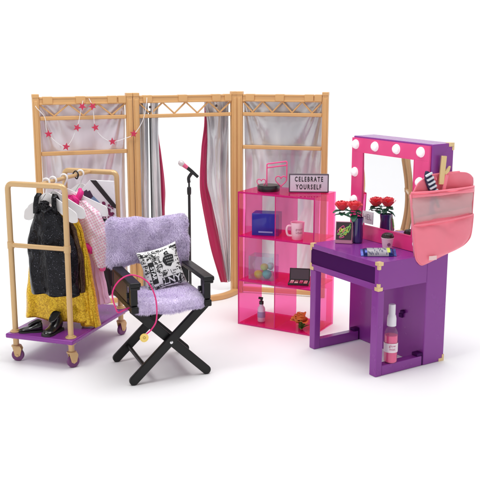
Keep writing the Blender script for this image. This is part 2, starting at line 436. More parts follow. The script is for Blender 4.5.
# hangers
HAN = pbr('white_hanger', (.84, .83, .85), .3)
def hanger(y, x0, x1, zs, label, tilt=0.):
    t = thing('clothes_hanger', label, 'hanger', W(cart, CW/2, y, CH), cart.rotation_euler.z+tilt, 'white hangers on the trolley rail')
    a, b, s = x0-CW/2, x1-CW/2, zs-CH
    mb = MB()
    hook = [(.002, 0, -.0165)]+[(.0085*sin(q), 0, .0+.0085*cos(q)) for q in [pi*.62, pi*.4, pi*.15, -.1*pi, -.35*pi, -.6*pi]]
    mb.tube(smooth_path([(0, 0, -.030), (0, 0, -.020), (.006, 0, -.0075), (.0086, 0, .0), (.006, 0, .0066), (0, 0, .0088), (-.006, 0, .0066), (-.0084, 0, .001)], 5), .0023, 8)
    mb.build('hook', HAN, t)
    mb = MB()
    out = rounded([(0, 0, -.042), (a+.012, 0, s-.014), (a-.006, 0, s-.012), (a-.003, 0, s+.010), (-.006, 0, -.024), (.006, 0, -.024), (b+.003, 0, s+.010), (b+.006, 0, s-.012), (b-.012, 0, s-.014), (0.0005, 0, -.042)], .007, 5)
    mb.prism([(p.x, p.z) for p in out], -.0016, .0016)
    mb.build('arms', HAN, t)
    return t
hanger(.045, .016, .146, .345, 'white plastic hanger nearest the camera, carrying the black sparkly dress')
hanger(.075, .006, .150, .350, 'white plastic hanger second on the rail, carrying the yellow sequin dress')
hanger(.125, .030, .180, .348, 'white plastic hanger third on the rail, carrying the pink plaid jacket', .04)
hanger(.205, .020, .135, .352, 'white plastic hanger farthest back, carrying the black jacket')

def garment(name, label, cat, levels, y, mat, folds=6, fold=.004, thick=.0012, seed=0., n=80, m=48, group=None, parent=None):
    """closed cloth tube hanging in the plane y of the trolley; levels = (z, left, right, half depth)"""
    t = parent or thing(name, label, cat, W(cart, CW/2, y, CH), cart.rotation_euler.z, group)
    return t, garment_part('body', t, levels, mat, folds, fold, thick, seed, n, m)
def lev(levels, k):
    lv = sorted(levels, reverse=True)
    z = lv[0][0]+(lv[-1][0]-lv[0][0])*k
    for a, b in zip(lv, lv[1:]):
        if z >= b[0]-1e-9:
            s = (a[0]-z)/(a[0]-b[0]); s2 = s*s*(3-2*s)*.5+s*.5
            return [z]+[a[i]+(b[i]-a[i])*s2 for i in (1, 2, 3)]
    return list(lv[-1])
def garment_part(pname, t, levels, mat, folds=6, fold=.004, thick=.0012, seed=0., n=80, m=48, y=0.):
    mb = MB(); rows = []
    for i in range(m+1):
        k = i/m; z, a, b, d = lev(levels, k); c, h = (a+b)/2-CW/2, (b-a)/2; row = []
        for j in range(n):
            q = 2*pi*j/n
            f = 1+.0*k
            w = fold*(.25+.75*k)*(sin(folds*q+seed+.6*sin(3*k+seed)) + .6*noise.noise((cos(q)*2.2+seed, sin(q)*2.2, k*4))*1.4)
            ww = .0035*noise.noise((cos(q)*3+seed, sin(q)*3, k*9))
            r = 1
            x = c+(h+w*.35)*cos(q); yy = y+(d)*sin(q)+ (w+ww)*(1 if sin(q) > 0 else 1)
            zz = z-CH + (.004*noise.noise((cos(q)*2, sin(q)*2, seed+9)) if i in (0, m) else 0)
            row.append((x, yy, zz))
        rows.append(row)
    mb.grid(rows, True)
    return mb.build(pname, mat, t, solid=thick, angle=180)

m_black, _ = cells('black_glitter_cloth', (.006, .006, .008), (.05, .05, .06), 900, .24, .6, .35, .9)
_.color_ramp.elements[0].position = .6; e = _.color_ramp.elements.new(.97); e.color = (.02, .02, .03, 1); _.color_ramp.elements[-1].color = (.22, .22, .27, 1)
m_gold, _ = cells('yellow_sequins', (.55, .27, .003), (1., .66, .03), 420, .32, .35, .9)
g, body = garment('black_dress', 'black sparkly sleeveless dress hanging at the front of the trolley', 'dress',
    [(.362, .046, .098, .009), (.345, .040, .108, .013), (.31, .026, .126, .016), (.284, .018, .136, .017), (.255, .016, .142, .018), (.24, .018, .142, .017), (.19, .017, .142, .016), (.158, .020, .142, .016)], .045, m_black, folds=6, fold=.0062, seed=1.)
for a, b, c_ in ((.047, .056, .047), (.100, .092, .104)):
    mb = MB(); mb.grid([[(a-CW/2+(b-a)*t_+o_, yy, zz-CH) for o_ in (-.006, 0, .006)] for t_, yy, zz in ((0, -.009, .350), (.25, -.011, .370), (.5, -.008, .388), (.7, 0, .396), (.6, .008, .385), (.1, .009, .352))]); mb.build('strap', m_black, g, solid=.002, angle=180)
mb = MB()
for k in range(9):
    a_ = k*.7; mb.grid([[(.072-CW/2+.003*k*cos(a_)*.5+(q-1)*.008, -.014-.002*sin(a_+q)-.0004*k, .372-CH-.0016*k+.006*sin(a_*2+q)+h) for q in range(4)] for h in (0, .006)])
mb.build('neck_ruffle', m_black, g, solid=.001, angle=180)
g, body = garment('yellow_dress', 'long yellow sequin dress hanging behind the black dress', 'dress',
    [(.345, .05, .118, .008), (.31, .03, .128, .012), (.26, .01, .134, .014), (.188, -.008, .142, .018), (.12, -.016, .150, .022), (.088, -.019, .152, .024)], .078, m_gold, folds=6, fold=.0045, seed=2.2)
t, _b = garment('yellow_shawl', 'mustard yellow sequin shawl with its long tail falling at the right of the yellow dress', 'shawl',
    [(.338, .112, .126, .006), (.30, .116, .142, .008), (.22, .120, .158, .011), (.13, .122, .170, .013), (.077, .128, .177, .014)], .085, m_gold, folds=3, fold=.003, seed=5.)

m_bz, _ = cells('bronze_glitter_cloth', (.02, .008, .004), (.12, .06, .03), 800, .3, .5, .5)
garment('bronze_dress', 'dark bronze glitter dress edging out between the black dress and the yellow shawl', 'dress',
    [(.335, .080, .122, .005), (.31, .09, .136, .006), (.24, .10, .150, .008), (.175, .105, .151, .009), (.163, .106, .150, .009)], .0635, m_bz, folds=5, fold=.002, seed=7.)
# plaid jacket
def plaid():
    m, nt, b = nodes('pink_plaid_cloth')
    tc = nt.nodes.new('ShaderNodeTexCoord'); col = None
    sep = nt.nodes.new('ShaderNodeSeparateXYZ'); mp = nt.nodes.new('ShaderNodeMapping'); mp.inputs['Rotation'].default_value = (0, radians(28), 0)
    nt.links.new(tc.outputs['Object'], mp.inputs[0]); nt.links.new(mp.outputs[0], sep.inputs[0])
    outs = []
    for ax, f in ((0, 1150.), (2, 1000.)):
        a = nt.nodes.new('ShaderNodeMath'); a.operation = 'MULTIPLY'; a.inputs[1].default_value = f; nt.links.new(sep.outputs[ax], a.inputs[0])
        s = nt.nodes.new('ShaderNodeMath'); s.operation = 'SINE'; nt.links.new(a.outputs[0], s.inputs[0])
        g = nt.nodes.new('ShaderNodeMath'); g.operation = 'GREATER_THAN'; g.inputs[1].default_value = .55; nt.links.new(s.outputs[0], g.inputs[0]); outs.append(g)
    ad = nt.nodes.new('ShaderNodeMath'); ad.operation = 'ADD'; nt.links.new(outs[0].outputs[0], ad.inputs[0]); nt.links.new(outs[1].outputs[0], ad.inputs[1])
    cr = nt.nodes.new('ShaderNodeValToRGB'); h = nt.nodes.new('ShaderNodeMath'); h.operation = 'MULTIPLY'; h.inputs[1].default_value = .5
    nt.links.new(ad.outputs[0], h.inputs[0]); nt.links.new(h.outputs[0], cr.inputs[0])
    cr.color_ramp.interpolation = 'CONSTANT'
    cr.color_ramp.elements[0].color = (.80, .42, .55, 1); cr.color_ramp.elements[1].color = (.84, .74, .80, 1); cr.color_ramp.elements[1].position = .4
    e = cr.color_ramp.elements.new(.8); e.color = (.88, .84, .88, 1)
    nt.links.new(cr.outputs[0], b.inputs['Base Color']); b.inputs['Roughness'].default_value = .75; b.inputs['Sheen Weight'].default_value = .3
    return m
PLAID = plaid()
MAG = pbr('magenta_knit', (.72, .012, .22), .6, bump=.3, bscale=200)
jk = thing('plaid_jacket', 'pink and white plaid jacket with magenta collar and cuff hanging third on the rail', 'jacket', W(cart, CW/2, .132, CH), cart.rotation_euler.z)
garment_part('body', jk, [(.388, .084, .110, .008), (.36, .066, .132, .010), (.31, .06, .150, .012), (.262, .07, .150, .013), (.252, .074, .150, .013)], PLAID, 4, .003, .0015, 3.)
garment_part('sleeve', jk, [(.372, .106, .130, .006), (.34, .120, .168, .012), (.30, .126, .184, .014), (.255, .134, .186, .013), (.222, .152, .180, .011), (.212, .158, .176, .009)], PLAID, 5, .003, .0015, 1.3, y=-.010)
mb = MB(); mb.tube(smooth_path([(.093-CW/2, -.018, .275-CH), (.095-CW/2, -.018, .31-CH), (.101-CW/2, -.016, .345-CH), (.110-CW/2, -.012, .372-CH), (.116-CW/2, -.006, .388-CH), (.108-CW/2, .006, .394-CH)], 6), [.003]*6+[.0075]*20+[.005]*5, 10); mb.build('collar', MAG, jk)
mb = MB(); mb.tube([(.128-CW/2, -.019, .261-CH), (.152-CW/2, -.021, .255-CH)], .0105, 14); mb.build('cuff', MAG, jk, bevel=.002)
mb = MB(); mb.lathe([(0, -.007), (.006, -.005), (.0085, 0), (.006, .005), (0, .007)], (.170-CW/2, -.012, .209-CH), 12); mb.build('pompom', pbr('pink_pompom', (.85, .10, .30), .8, bump=1., bscale=300), jk)
g, b_ = garment('magenta_top', 'small magenta top hanging just in front of the plaid jacket', 'top', [(.384, .078, .108, .004), (.372, .060, .118, .008), (.350, .066, .112, .009), (.30, .070, .105, .009)], .112, MAG, 4, .002)
TUT = pbr('pink_pleated_cloth', (.80, .42, .60), .6, sheen=.4, var=.1)
g, b_ = garment('pleated_skirt', 'long pale pink pleated skirt hanging beside the yellow shawl', 'skirt', [(.27, .105, .152, .008), (.22, .105, .163, .012), (.15, .11, .176, .015), (.122, .112, .182, .017)], .128, TUT, 16, .0028, seed=.7, n=160)
JAC = pbr('black_jacket_cloth', (.015, .011, .014), .55, bump=.3, bscale=60)
g, b_ = garment('black_jacket', 'black jacket hanging at the back of the trolley behind the pleated skirt', 'jacket', [(.350, .03, .125, .010), (.30, .03, .145, .014), (.22, .04, .175, .018), (.17, .07, .182, .018), (.14, .10, .172, .016), (.105, .112, .126, .010)], .205, JAC, 5, .004, seed=3.1)
# printed tote at the back
tote = thing('printed_tote_bag', 'white printed tote bag with a broad black strap hanging farthest back on the rail', 'tote bag', W(cart, CW/2, .182, CH), cart.rotation_euler.z)
def tp(pts): return [(x-CW/2, z-CH) for x, z in pts]
mb = MB(); mb.prism(tp([(.086, .385), (.112, .412), (.176, .412), (.179, .322), (.140, .318), (.112, .345)]), -.003, .003); mb.build('body', pbr('white_canvas', (.84, .82, .86), .7, bump=.3, bscale=200), tote, bevel=.001)
mb = MB(); mb.prism(tp([(.114, .4122), (.130, .4122), (.181, .355), (.181, .374), (.181, .352), (.178, .349)][:3]+[(.181, .346), (.172, .349)]), -.0044, -.003); mb.build('strap', JAC, tote)
mb = MB(); mb.prism(tp([(.094, .382), (.103, .388), (.106, .384), (.112, .387), (.122, .370), (.114, .362), (.104, .362), (.096, .372)]), -.0040, -.003); mb.build('print', pbr('plum_print', (.055, .02, .06), .7), tote)
mb = MB(); mb.prism(tp([(.112, .364), (.122, .373), (.138, .358), (.130, .346)]), -.0041, -.003); mb.build('print', pbr('blue_print', (.20, .30, .48), .7), tote)
mb = MB(); 
for k in range(46):
    x = random.uniform(.132, .178); z = random.uniform(.320, .362); r = random.uniform(.0015, .0045)
    if z > .362-(x-.132)*.2: continue
    mb.prism([(x-CW/2+r*cos(q)*(1+.3*sin(3*q+k)), z-CH+r*sin(q)) for q in [i*pi/4 for i in range(8)]], -.0042-.00002*k, -.003)
mb.build('print', pbr('berry_floral_print', (.20, .02, .09), .7, var=.8, vscale=150), tote)
mb = MB(); mb.tube(smooth_path([(.0, 0, -.008), (-.007, 0, .002), (0, 0, .0095), (.007, 0, .002), (.004, 0, -.008)], 6, True), .0018, 8, closed=True); mb.build('hanging_loop', JAC, tote)

# shoes
SHOE = pbr('black_patent_leather', (.014, .013, .014), .22, coat=.3, bump=.1, bscale=50)
def shoe(label, loc, rz, s=1., hi=1.):
    t = thing('shoe', label, 'shoe', loc, rz, 'black shoes on the trolley tray')
    st = [(-.030, .002, .018*hi, .003), (-.028, .010, .026*hi, .003), (-.020, .0125, .029*hi, .003), (-.008, .013, .024*hi, .003), (.006, .0125, .019, .003), (.018, .0145, .0165, .003), (.028, .0145, .0145, .003), (.036, .011, .0115, .003), (.040, .002, .007, .003)]
    mb = MB(); rows = []
    for x, w, h, z0 in st:
        rows.append([(x*s, w*s*cos(q)*(1 if sin(q) < 0 else (1-.25*sin(q))), (z0+(h-z0)*(.5+.5*sin(q)))*s) for q in [2*pi*k/20 for k in range(20)]])
    R = mb.grid(rows, True); mb.bm.faces.new(R[0][::-1]); mb.bm.faces.new(R[-1]); mb.build('upper', SHOE, t, sub=1, angle=180)
    mb = MB(); rim = smooth_path([(-.027*s, 0, .0275*s*hi), (-.016*s, .0095*s, .0295*s*hi), (.004*s, .0085*s, .0215*s*hi), (.012*s, 0, .0185*s*hi), (.004*s, -.0085*s, .0215*s*hi), (-.016*s, -.0095*s, .0295*s*hi)], 6, True)
    mb.tube(rim, .0016*s, 8, closed=True); mb.build('collar', SHOE, t)
    mb = MB(); vs = [mb.bm.verts.new(p) for p in rim]; mb.bm.faces.new(vs); mb.build('opening', pbr('shoe_inner_shade', (.003, .003, .003), .9), t, smooth=False, loc=(0, 0, .0004))  # flat near-black disc stands in for the shade inside the shoe
    mb = MB(); out = [(x*s, w*s*1.06) for x, w, h, z in st]; out = out+[(x, -y) for x, y in out[::-1]]
    a = [mb.bm.verts.new((x, y, 0)) for x, y in out]; b = [mb.bm.verts.new((x, y, .005*s)) for x, y in out]; mb.bm.faces.new(a[::-1]); mb.bm.faces.new(b)
    for i in range(len(a)): mb.bm.faces.new((a[i], a[(i+1) % len(a)], b[(i+1) % len(a)], b[i]))
    mb.build('sole', pbr('shoe_sole', (.02, .018, .018), .6), t)
    return t
p = W(cart, .040, .010, CT); shoe('black shoe lying with its toe pointing left at the front edge of the tray', p, pi+.15, .80, 1.15)
p = W(cart, .090, .022, CT); shoe('taller black shoe standing with its opening towards the camera on the tray', p, -1.95, .98, 1.55)

# ---------------------------------------------------------------- director's chair
chair = thing('directors_chair', "black folding director's chair with fluffy lilac seat and back", 'chair', (-.2324, 1.8022, 0), .3672)
w, d = .1709, .171
def leg(a, b, y, ww=.0205, t=.009):
    mb = MB(); a, b = Vector(a), Vector(b); dr = (b-a).normalized(); n = Vector((-dr.y, dr.x)); pts = []
    for k in range(9):
        q = pi/2+pi*k/8; pts.append(a + (dr*cos(q)+n*sin(q))*ww/2)
    pts += [b+n*(-ww/2), b+n*(ww/2)]
    mb.prism([(p.x, p.y) for p in pts], y-t/2, y+t/2)
    return mb.build('leg', BLACK, chair, bevel=.0018)
zr = .170
leg((0, .010), (w-.004, zr), .0); leg((w, .010), (.004, zr), .0105)
leg((0, .010), (w-.004, zr), d-.0105); leg((w, .010), (.004, zr), d)
for y, s in ((0., -1), (d-.0105, -1)):
    mb = MB(); M = Matrix.Translation((w/2, y-.0045, .0895)) @ Matrix.Rotation(pi/2, 4, 'X')
    mb.lathe([(.0038, 0), (.0036, .0015), (.002, .0026), (0, .003)], M=M, n=16); mb.build('pivot_pin', METAL, chair)
mb = MB(); mb.tube([(.028, .004, .036), (.028, d-.014, .036)], .0048, 12); mb.build('stretcher', BLACK, chair)
mb = MB(); mb.tube([(w-.028, .014, .036), (w-.028, d-.004, .036)], .0048, 12); mb.build('stretcher', BLACK, chair)
for x in (.003, w-.003):
    s = -1 if x < .05 else 1
    mb = MB(); mb.box(x-.008, x+.008, -.018, d+.012, zr-.004, zr+.011); mb.build('seat_rail', BLACK, chair, bevel=.0025)
    mb = MB(); mb.box(x-.0075, x+.0075, -.012, .004, zr+.011, .2265); mb.box(x-.0045, x+.0045, .004, .009, zr+.020, .215); mb.build('arm_post', BLACK, chair, bevel=.002)
    mb = MB(); mb.tube([(x-.010, .022, zr+.028), (x+.011, .022, zr+.028)], .0062, 16); mb.box(x-.0035, x+.0035, .018, .026, zr+.011, .226); mb.build('arm_hinge', BLACKP, chair, bevel=.001)
    mb = MB(); mb.box(x-.0085, x+.0085, d-.022, d-.008, zr+.011, .326); mb.build('back_post', BLACK, chair, bevel=.002)
    mb = MB(); mb.box(x-.0125, x+.0125, -.024, d-.030, .2250, .2355); mb.box(x-.011, x+.011, -.0225, -.016, .219, .2265); mb.build('armrest', BLACK, chair, bevel=.0028)
mb = MB(); mb.box(-.006, -.003, .02, d-.03, .183, .226); mb.build('side_panel', BROWN, chair, bevel=.001)

def fuzz(mb, faces_fn, count, ln, mi=0):
    for _ in range(count):
        p, n = faces_fn()
        n = Vector(n).normalized()
        t = n.orthogonal().normalized(); t.rotate(Matrix.Rotation(random.uniform(0, 2*pi), 3, n))
        droop = Vector((0, 0, -.35)) + Vector((.9*noise.noise(Vector(p)*55), .6*noise.noise(Vector(p)*55+Vector((5, 5, 5))), .9*noise.noise(Vector(p)*30+Vector((9, 1, 5)))))
        L = ln*random.uniform(.5, 1.2); wd = .00042
        side = t*wd
        a = Vector(p); b = a+(n*.75+t.cross(n)*.3+droop*.3)*L*.55; c = b+(n*.35+t.cross(n)*.35+droop*1.0)*L*.5
        va, vb = mb.bm.verts.new(a-side), mb.bm.verts.new(a+side); vc, vd = mb.bm.verts.new(b-side*.8), mb.bm.verts.new(b+side*.8); ve = mb.bm.verts.new(c)
        mb.bm.faces.new((va, vb, vd, vc)); mb.bm.faces.new((vc, vd, ve))

def cushion_pt(x0, x1, y0, y1, z0, z1, e=.25):
    """random point + normal on a superellipsoid pad"""
    c = Vector(((x0+x1)/2, (y0+y1)/2, (z0+z1)/2)); h = Vector(((x1-x0)/2, (y1-y0)/2, (z1-z0)/2))
    areas = [h.y*h.z, h.x*h.z, h.x*h.y]
    def f():
        k = random.choices((0, 1, 2), areas)[0]; s = random.choice((-1, 1))
        v = [random.uniform(-1, 1) for _ in range(3)]; v[k] = s
        r = min(h)*.9
        q = Vector((v[0]*h.x, v[1]*h.y, v[2]*h.z)); inner = Vector([max(-(h[i]-r), min(h[i]-r, q[i])) for i in range(3)])
        n = (q-inner).normalized(); return c+inner+n*r, n
    return f
def fur_pad(name, x0, x1, y0, y1, z0, z1, count, ln, warp):
    mb = MB(); mb.box(x0, x1, y0, y1, z0, z1)
    r = min(x1-x0, y1-y0, z1-z0)*.45
    bmesh.ops.bevel(mb.bm, geom=mb.bm.edges[:]+mb.bm.verts[:], offset=r, segments=5, profile=.5, affect='EDGES')
    bmesh.ops.subdivide_edges(mb.bm, edges=[e for e in mb.bm.edges if e.calc_length() > .02], cuts=9, use_grid_fill=True)
    fuzz(mb, cushion_pt(x0, x1, y0, y1, z0, z1), count, ln)
    for v in mb.bm.verts: v.co = warp(v.co)
    o = mb.build(name, FUR, chair, smooth=True, angle=180)
def warp_back(p):
    s = (p.x+.014)/(w+.024); t = (p.z-.236)/.105
    q = p.copy(); q.z += .004*cos(s*pi*2)*max(0, t)-.001*t + (-.006*cos(s*pi*2)-.003*s)*max(0, 1-t) + .006*noise.noise((p.x*25, 0, p.z*12)); q.y += .010*sin(pi*s)+.009*noise.noise((p.x*30, 1, p.z*30)); return q
def warp_seat(p):
    s = p.x/w; q = p.copy(); q.z += -.005*sin(pi*s)+.003*noise.noise((p.x*28, p.y*28, 2)); q.y += .004*noise.noise((p.x*30, 4, 1))-.004*sin(pi*s); return q
fur_pad('backrest', -.014, w+.003, d-.034, d-.0, .236, .341, 36000, .0095, warp_back)
fur_pad('seat', .006, w-.006, -.012, d-.034, .166, .189, 26000, .0080, warp_seat)

# ---------------------------------------------------------------- graphic pillow
pil = thing('throw_pillow', 'white square pillow covered in black doodles leaning on the chair back', 'pillow', W(chair, .1, .112, .184), (0, 0, .3672))
PW_, PH_, PT_ = .049, .050, .017
tilt = Matrix.Translation((0, 0, .046)) @ Matrix.Rotation(radians(-14), 4, 'X') @ Matrix.Rotation(radians(-12), 4, 'Y')
def pillow_pt(u, v, side=-1, lift=0.):
    """u, v in -1..1"""
    pinch = 1-.10*(1-abs(u)**2)*abs(v)**3 ; pinch2 = 1-.10*(1-abs(v)**2)*abs(u)**3
    x = u*PW_*pinch2; z = v*PH_*pinch
    th = PT_*((1-u**4)*(1-v**4))**.55*(1-.06*(u*u+v*v))
    th += .0011*noise.noise((u*3, v*3, side*4.))*min(1, 8*th/PT_)
    return tilt @ Vector((x, side*(th+lift), z))
mb = MB(); N = 40
for s in (-1, 1): mb.grid([[pillow_pt(-1+2*i/N, -1+2*j/N, s) for i in range(N+1)] for j in range(N+1)])
mb.build('cover', pbr('white_cotton', (.82, .81, .80), .75, bump=.3, bscale=250), pil, angle=180)
INK = pbr('black_print', (.012, .012, .014), .65)
def ink(u, v, dpt=0.): return pillow_pt(max(-.99, min(.99, u)), max(-.99, min(.99, v)), -1, .0004)
mb = MB()
def blob_poly(pts):
    c = (sum(p[0] for p in pts)/len(pts), sum(p[1] for p in pts)/len(pts))
    n = len(pts)
    for r0, r1 in ((0, .5), (.5, 1)):
        ring0 = [mb.bm.verts.new(ink(c[0]+(p[0]-c[0])*r0, c[1]+(p[1]-c[1])*r0)) for p in pts] if r0 else None
        ring1 = [mb.bm.verts.new(ink(c[0]+(p[0]-c[0])*r1, c[1]+(p[1]-c[1])*r1)) for p in pts]
        if not r0:
            cv = mb.bm.verts.new(ink(*c))
            for i in range(n): mb.bm.faces.new((cv, ring1[i], ring1[(i+1) % n]))
        else:
            for i in range(n): mb.bm.faces.new((ring0[i], ring1[i], ring1[(i+1) % n], ring0[(i+1) % n]))
def stroke(pts, wd):
    for i in range(len(pts)-1):
        a, b = Vector(pts[i]), Vector(pts[i+1]); dd = (b-a)
        if dd.length < 1e-5: continue
        n = Vector((-dd.y, dd.x)).normalized()*wd
        mb.bm.faces.new([mb.bm.verts.new(ink(*q)) for q in (a-n, b-n, b+n, a+n)])
def star2(cx, cy, r, a=0): blob_poly([(cx+(r if k % 2 == 0 else r*.42)*cos(a+k*pi/5), cy+(r if k % 2 == 0 else r*.42)*sin(a+k*pi/5)) for k in range(10)])
boxes = [(-.22, .72, -.86, -.44), (-.72, -.38, -.62, .40)]
def rect_grid(x0, x1, y0, y1, nx, ny):
    mb.grid([[ink(x0+(x1-x0)*i/nx, y0+(y1-y0)*j/ny) for i in range(nx+1)] for j in range(ny+1)])
rect_grid(-.22, .72, -.86, -.44, 10, 5); rect_grid(-.70, -.42, -.62, .40, 4, 10)
blob_poly([(.02, .30), (.20, .68), (.36, .74), (.62, .46), (.56, .16), (.34, -.02), (.12, .08)])
boxes.append((.0, .64, -.04, .76))
for s in [(-.86, .80, .13, .3), (.80, -.22, .10, .1), (-.84, -.86, .13, .7), (.05, -.28, .07, .2), (.88, -.72, .09, .5), (-.10, .86, .08, 0), (.84, .2, .07, .2), (-.3, .55, .07, .4), (-.88, .1, .08, .9), (-.5, -.8, .08, .2)]:
    star2(*s)
rect_grid(.55, .96, .80, .90, 4, 2)
for k in range(330):
    cx, cy = random.uniform(-.93, .93), random.uniform(-.93, .93)
    if any(a-.04 < cx < b+.04 and c_-.04 < cy < e+.04 for a, b, c_, e in boxes): continue
    r = random.uniform(.03, .085); kind = random.random(); a0 = random.uniform(0, 6.28)
    if kind < .4: pts = [(cx+r*cos(a0+q*.8)*(1-.05*q), cy+r*.8*sin(a0+q*.8)) for q in range(random.randint(4, 8))]
    elif kind < .75: pts = [(cx+(q-2.5)*r*.5, cy+r*.5*(-1)**q*random.uniform(.4, 1)) for q in range(6)]
    else: pts = [(cx-r*cos(a0), cy-r*sin(a0)), (cx+r*cos(a0), cy+r*sin(a0))]
    stroke(pts, random.uniform(.009, .019))
mb.build('doodle_print', INK, pil, smooth=False)
mb = MB()
fn = lambda cx, cy, rot, sc: (lambda u, v, dpt: pillow_pt(cx+(u*cos(rot)-v*sin(rot))*sc, cy+(u*sin(rot)+v*cos(rot))*sc, -1, .0009))
add_text(mb, 'LNY', .46, fn(.25, -.65, 0, 1), bold=.012, sx=1.05)
add_text(mb, 'STAR', .26, fn(-.56, -.11, pi/2+pi, 1), bold=.008)
for k in range(5):
    pass
mb.build('lettering', pbr('white_print', (.85, .85, .85), .7), pil, smooth=False)
mb = MB()
for k, (a, b) in enumerate(((.14, .5), (.16, .36), (.2, .24), (.22, .12))):
    for j in range(4):
        x = a+.10*j
        mb.bm.faces.new([mb.bm.verts.new(pillow_pt(x+p, b+q, -1, .0009)) for p, q in ((0, 0), (.07, .02), (.07, .06), (0, .04))])
mb.build('crest_marks', pbr('grey_print', (.4, .4, .4), .7), pil, smooth=False)

# ---------------------------------------------------------------- lanyard with medal
lan = thing('medal_lanyard', 'thin magenta cord loop with a round gold medal hung over the chair arm', 'medal', W(chair, 0, -.025, .235), chair.rotation_euler.z)
mb = MB(); L_ = [(.017, -.006, .126), (-.010, -.004, .150), (-.038, .004, .178), (-.046, .006, .215), (-.030, .012, .241), (.000, .018, .2505), (.030, .005, .236), (.045, -.004, .200), (.045, -.008, .155), (.034, -.008, .134)]
mb.tube(smooth_path([(x, y-.0, z-.235) for x, y, z in L_[2:]+[(.020, -.010, .124)]], 8), .0016, 8)
mb.tube(smooth_path([(-.038, .004, -.057), (-.032, .010, -.062), (-.018, .018, -.060), (-.006, .024, -.058)], 6), .0016, 8)
mb.build('cord', pbr('magenta_cord', (.75, .02, .20), .4), lan)
mb = MB(); M = Matrix.Translation((.016, -.012, .118-.235)) @ Matrix.Rotation(pi/2, 4, 'X')
mb.lathe([(0, -.0012), (.0085, -.0012), (.0095, -.0005), (.0095, .0012), (.0080, .0014), (.0072, .0008), (0, .0008)], M=M, n=28); mb.build('medal', pbr('gold_medal', (.90, .66, .18), .35, metal=.4, bump=.3, bscale=300), lan)
mb = MB(); add_text(mb, '★' if False else 'O', .008, lambda u, v, dd: (.016+u, -.0135, .118-.235+v), bold=.0002); mb.build('medal_mark', pbr('dark_gold', (.45, .30, .05), .4), lan, smooth=False)

# ---------------------------------------------------------------- pink acrylic shelf
shelf = thing('acrylic_shelf', 'see-through pink acrylic shelf of six cubbies in the middle', 'shelf', (-.0056, 2.2514, 0), -.5232)
SW, SD, SH, T = .2221, .1276, .36, .0035
for z in (0, .12, .24, .36-T):
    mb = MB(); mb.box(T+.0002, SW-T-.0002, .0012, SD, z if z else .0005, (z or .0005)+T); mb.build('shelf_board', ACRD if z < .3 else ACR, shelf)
    mb = MB(); mb.box(T+.0002, SW-T-.0002, -.0003, .0010, z if z else .0005, (z or .0005)+T); mb.build('front_edge', ACRE, shelf)
for x in (0, SW/2-T/2, SW-T):
    if x in (0, SW-T):
        mb = MB(); mb.box(x, x+T, .0012, SD, 0, SH); mb.build('side_panel', ACR, shelf)
        mb = MB(); mb.box(x, x+T, -.0003, .0010, 0, SH); mb.build('front_edge', ACRE, shelf)
    else:
        for k in range(3):
            mb = MB(); mb.box(x, x+T*.7, .0014, SD, .12*k+T+.0007, .12*(k+1)-(.0002 if k < 2 else T+.0002)); mb.build('divider', ACR, shelf)
            mb = MB(); mb.box(x, x+T*.7, -.0001, .0012, .12*k+T+.0007, .12*(k+1)-(.0002 if k < 2 else T+.0002)); mb.build('front_edge', ACRE, shelf)
for z in (.12, .24, SH-T):
    mb = MB(); mb.box(T+.0004, SW-T-.0004, SD-.0030, SD-.0004, z-.024, z-.0003); mb.build('back_strip', ACR, shelf)
    mb = MB(); mb.box(SW-T-.016, SW-T-.0004, SD-.0030, SD-.0004, z-.1150, z-.0243); mb.build('back_strip', ACR, shelf)
sr = shelf.rotation_euler.z
# music note lamp
p = W(shelf, .064, .050, SH)
nl = thing('music_note_ornament', 'pink wire music notes with heart heads on a black round base on the shelf top', 'ornament', p, -.05)
mb = MB(); mb.lathe([(0, .0002), (.0285, .0002), (.0295, .002), (.0295, .014), (.0285, .0160), (0, .0160)], n=40); mb.build('base', BLACKP, nl)
NP = pbr('neon_pink_wire', (.90, .10, .30), .3)
mb = MB()
hz = lambda cx, cz, s, w_=1.25: [(cx+s*.0155*(16*sin(q)**3)/16, 0, cz+s*.00105*(13*cos(q)-5*cos(2*q)-2*cos(3*q)-cos(4*q))) for q in [2*pi*k/36 for k in range(36)]]
mb.tube(hz(-.019, .0215, .75), .0012, 8, closed=True); mb.tube(hz(.0325, .027, .95), .0014, 8, closed=True)
mb.tube(rounded([(-.0045, 0, .016), (-.0045, 0, .071), (.0475, 0, .078), (.0475, 0, .028)], .003, 3), .0018, 8)
mb.tube([(-.0045, 0, .061), (.0475, 0, .068)], .0018, 8); mb.tube([(.0325, 0, .0155), (.0325, 0, .0165)], .0012, 8)
mb.build('neon_note', NP, nl)
# lightbox sign
p = W(shelf, .168, .076, SH)
sg = thing('lightbox_sign', 'rectangular sign reading CELEBRATE YOURSELF standing on the shelf top', 'sign', p, (radians(-2), 0, -.06))
sw_, sh_ = .0515, .0485
mb = MB(); mb.box(-sw_, sw_, -.004, .010, .0002, sh_); mb.build('frame', pbr('dark_plum_plastic', (.075, .05, .075), .35), sg, bevel=.0015)
mb = MB(); mb.box(-sw_+.0032, sw_-.0032, -.0046, -.004, .0034, sh_-.0032); mb.build('face', pbr('pale_lilac_face', (.66, .60, .68), .4), sg)
mb = MB()
add_text(mb, 'CELEBRATE', .0172, lambda u, v, dd: (u, -.00485, .0345+v), bold=.0006, sx=.62, space=1.42)
add_text(mb, 'YOURSELF', .0172, lambda u, v, dd: (u-.0005, -.00485, .0145+v), bold=.0006, sx=.62, space=1.42)
mb.build('lettering', INK, sg, smooth=False)

def on(o, lx, ly, z): return W(o, lx, ly, z+.0003)
s1, s2, s3 = .24+T, .12+T, .0005+T
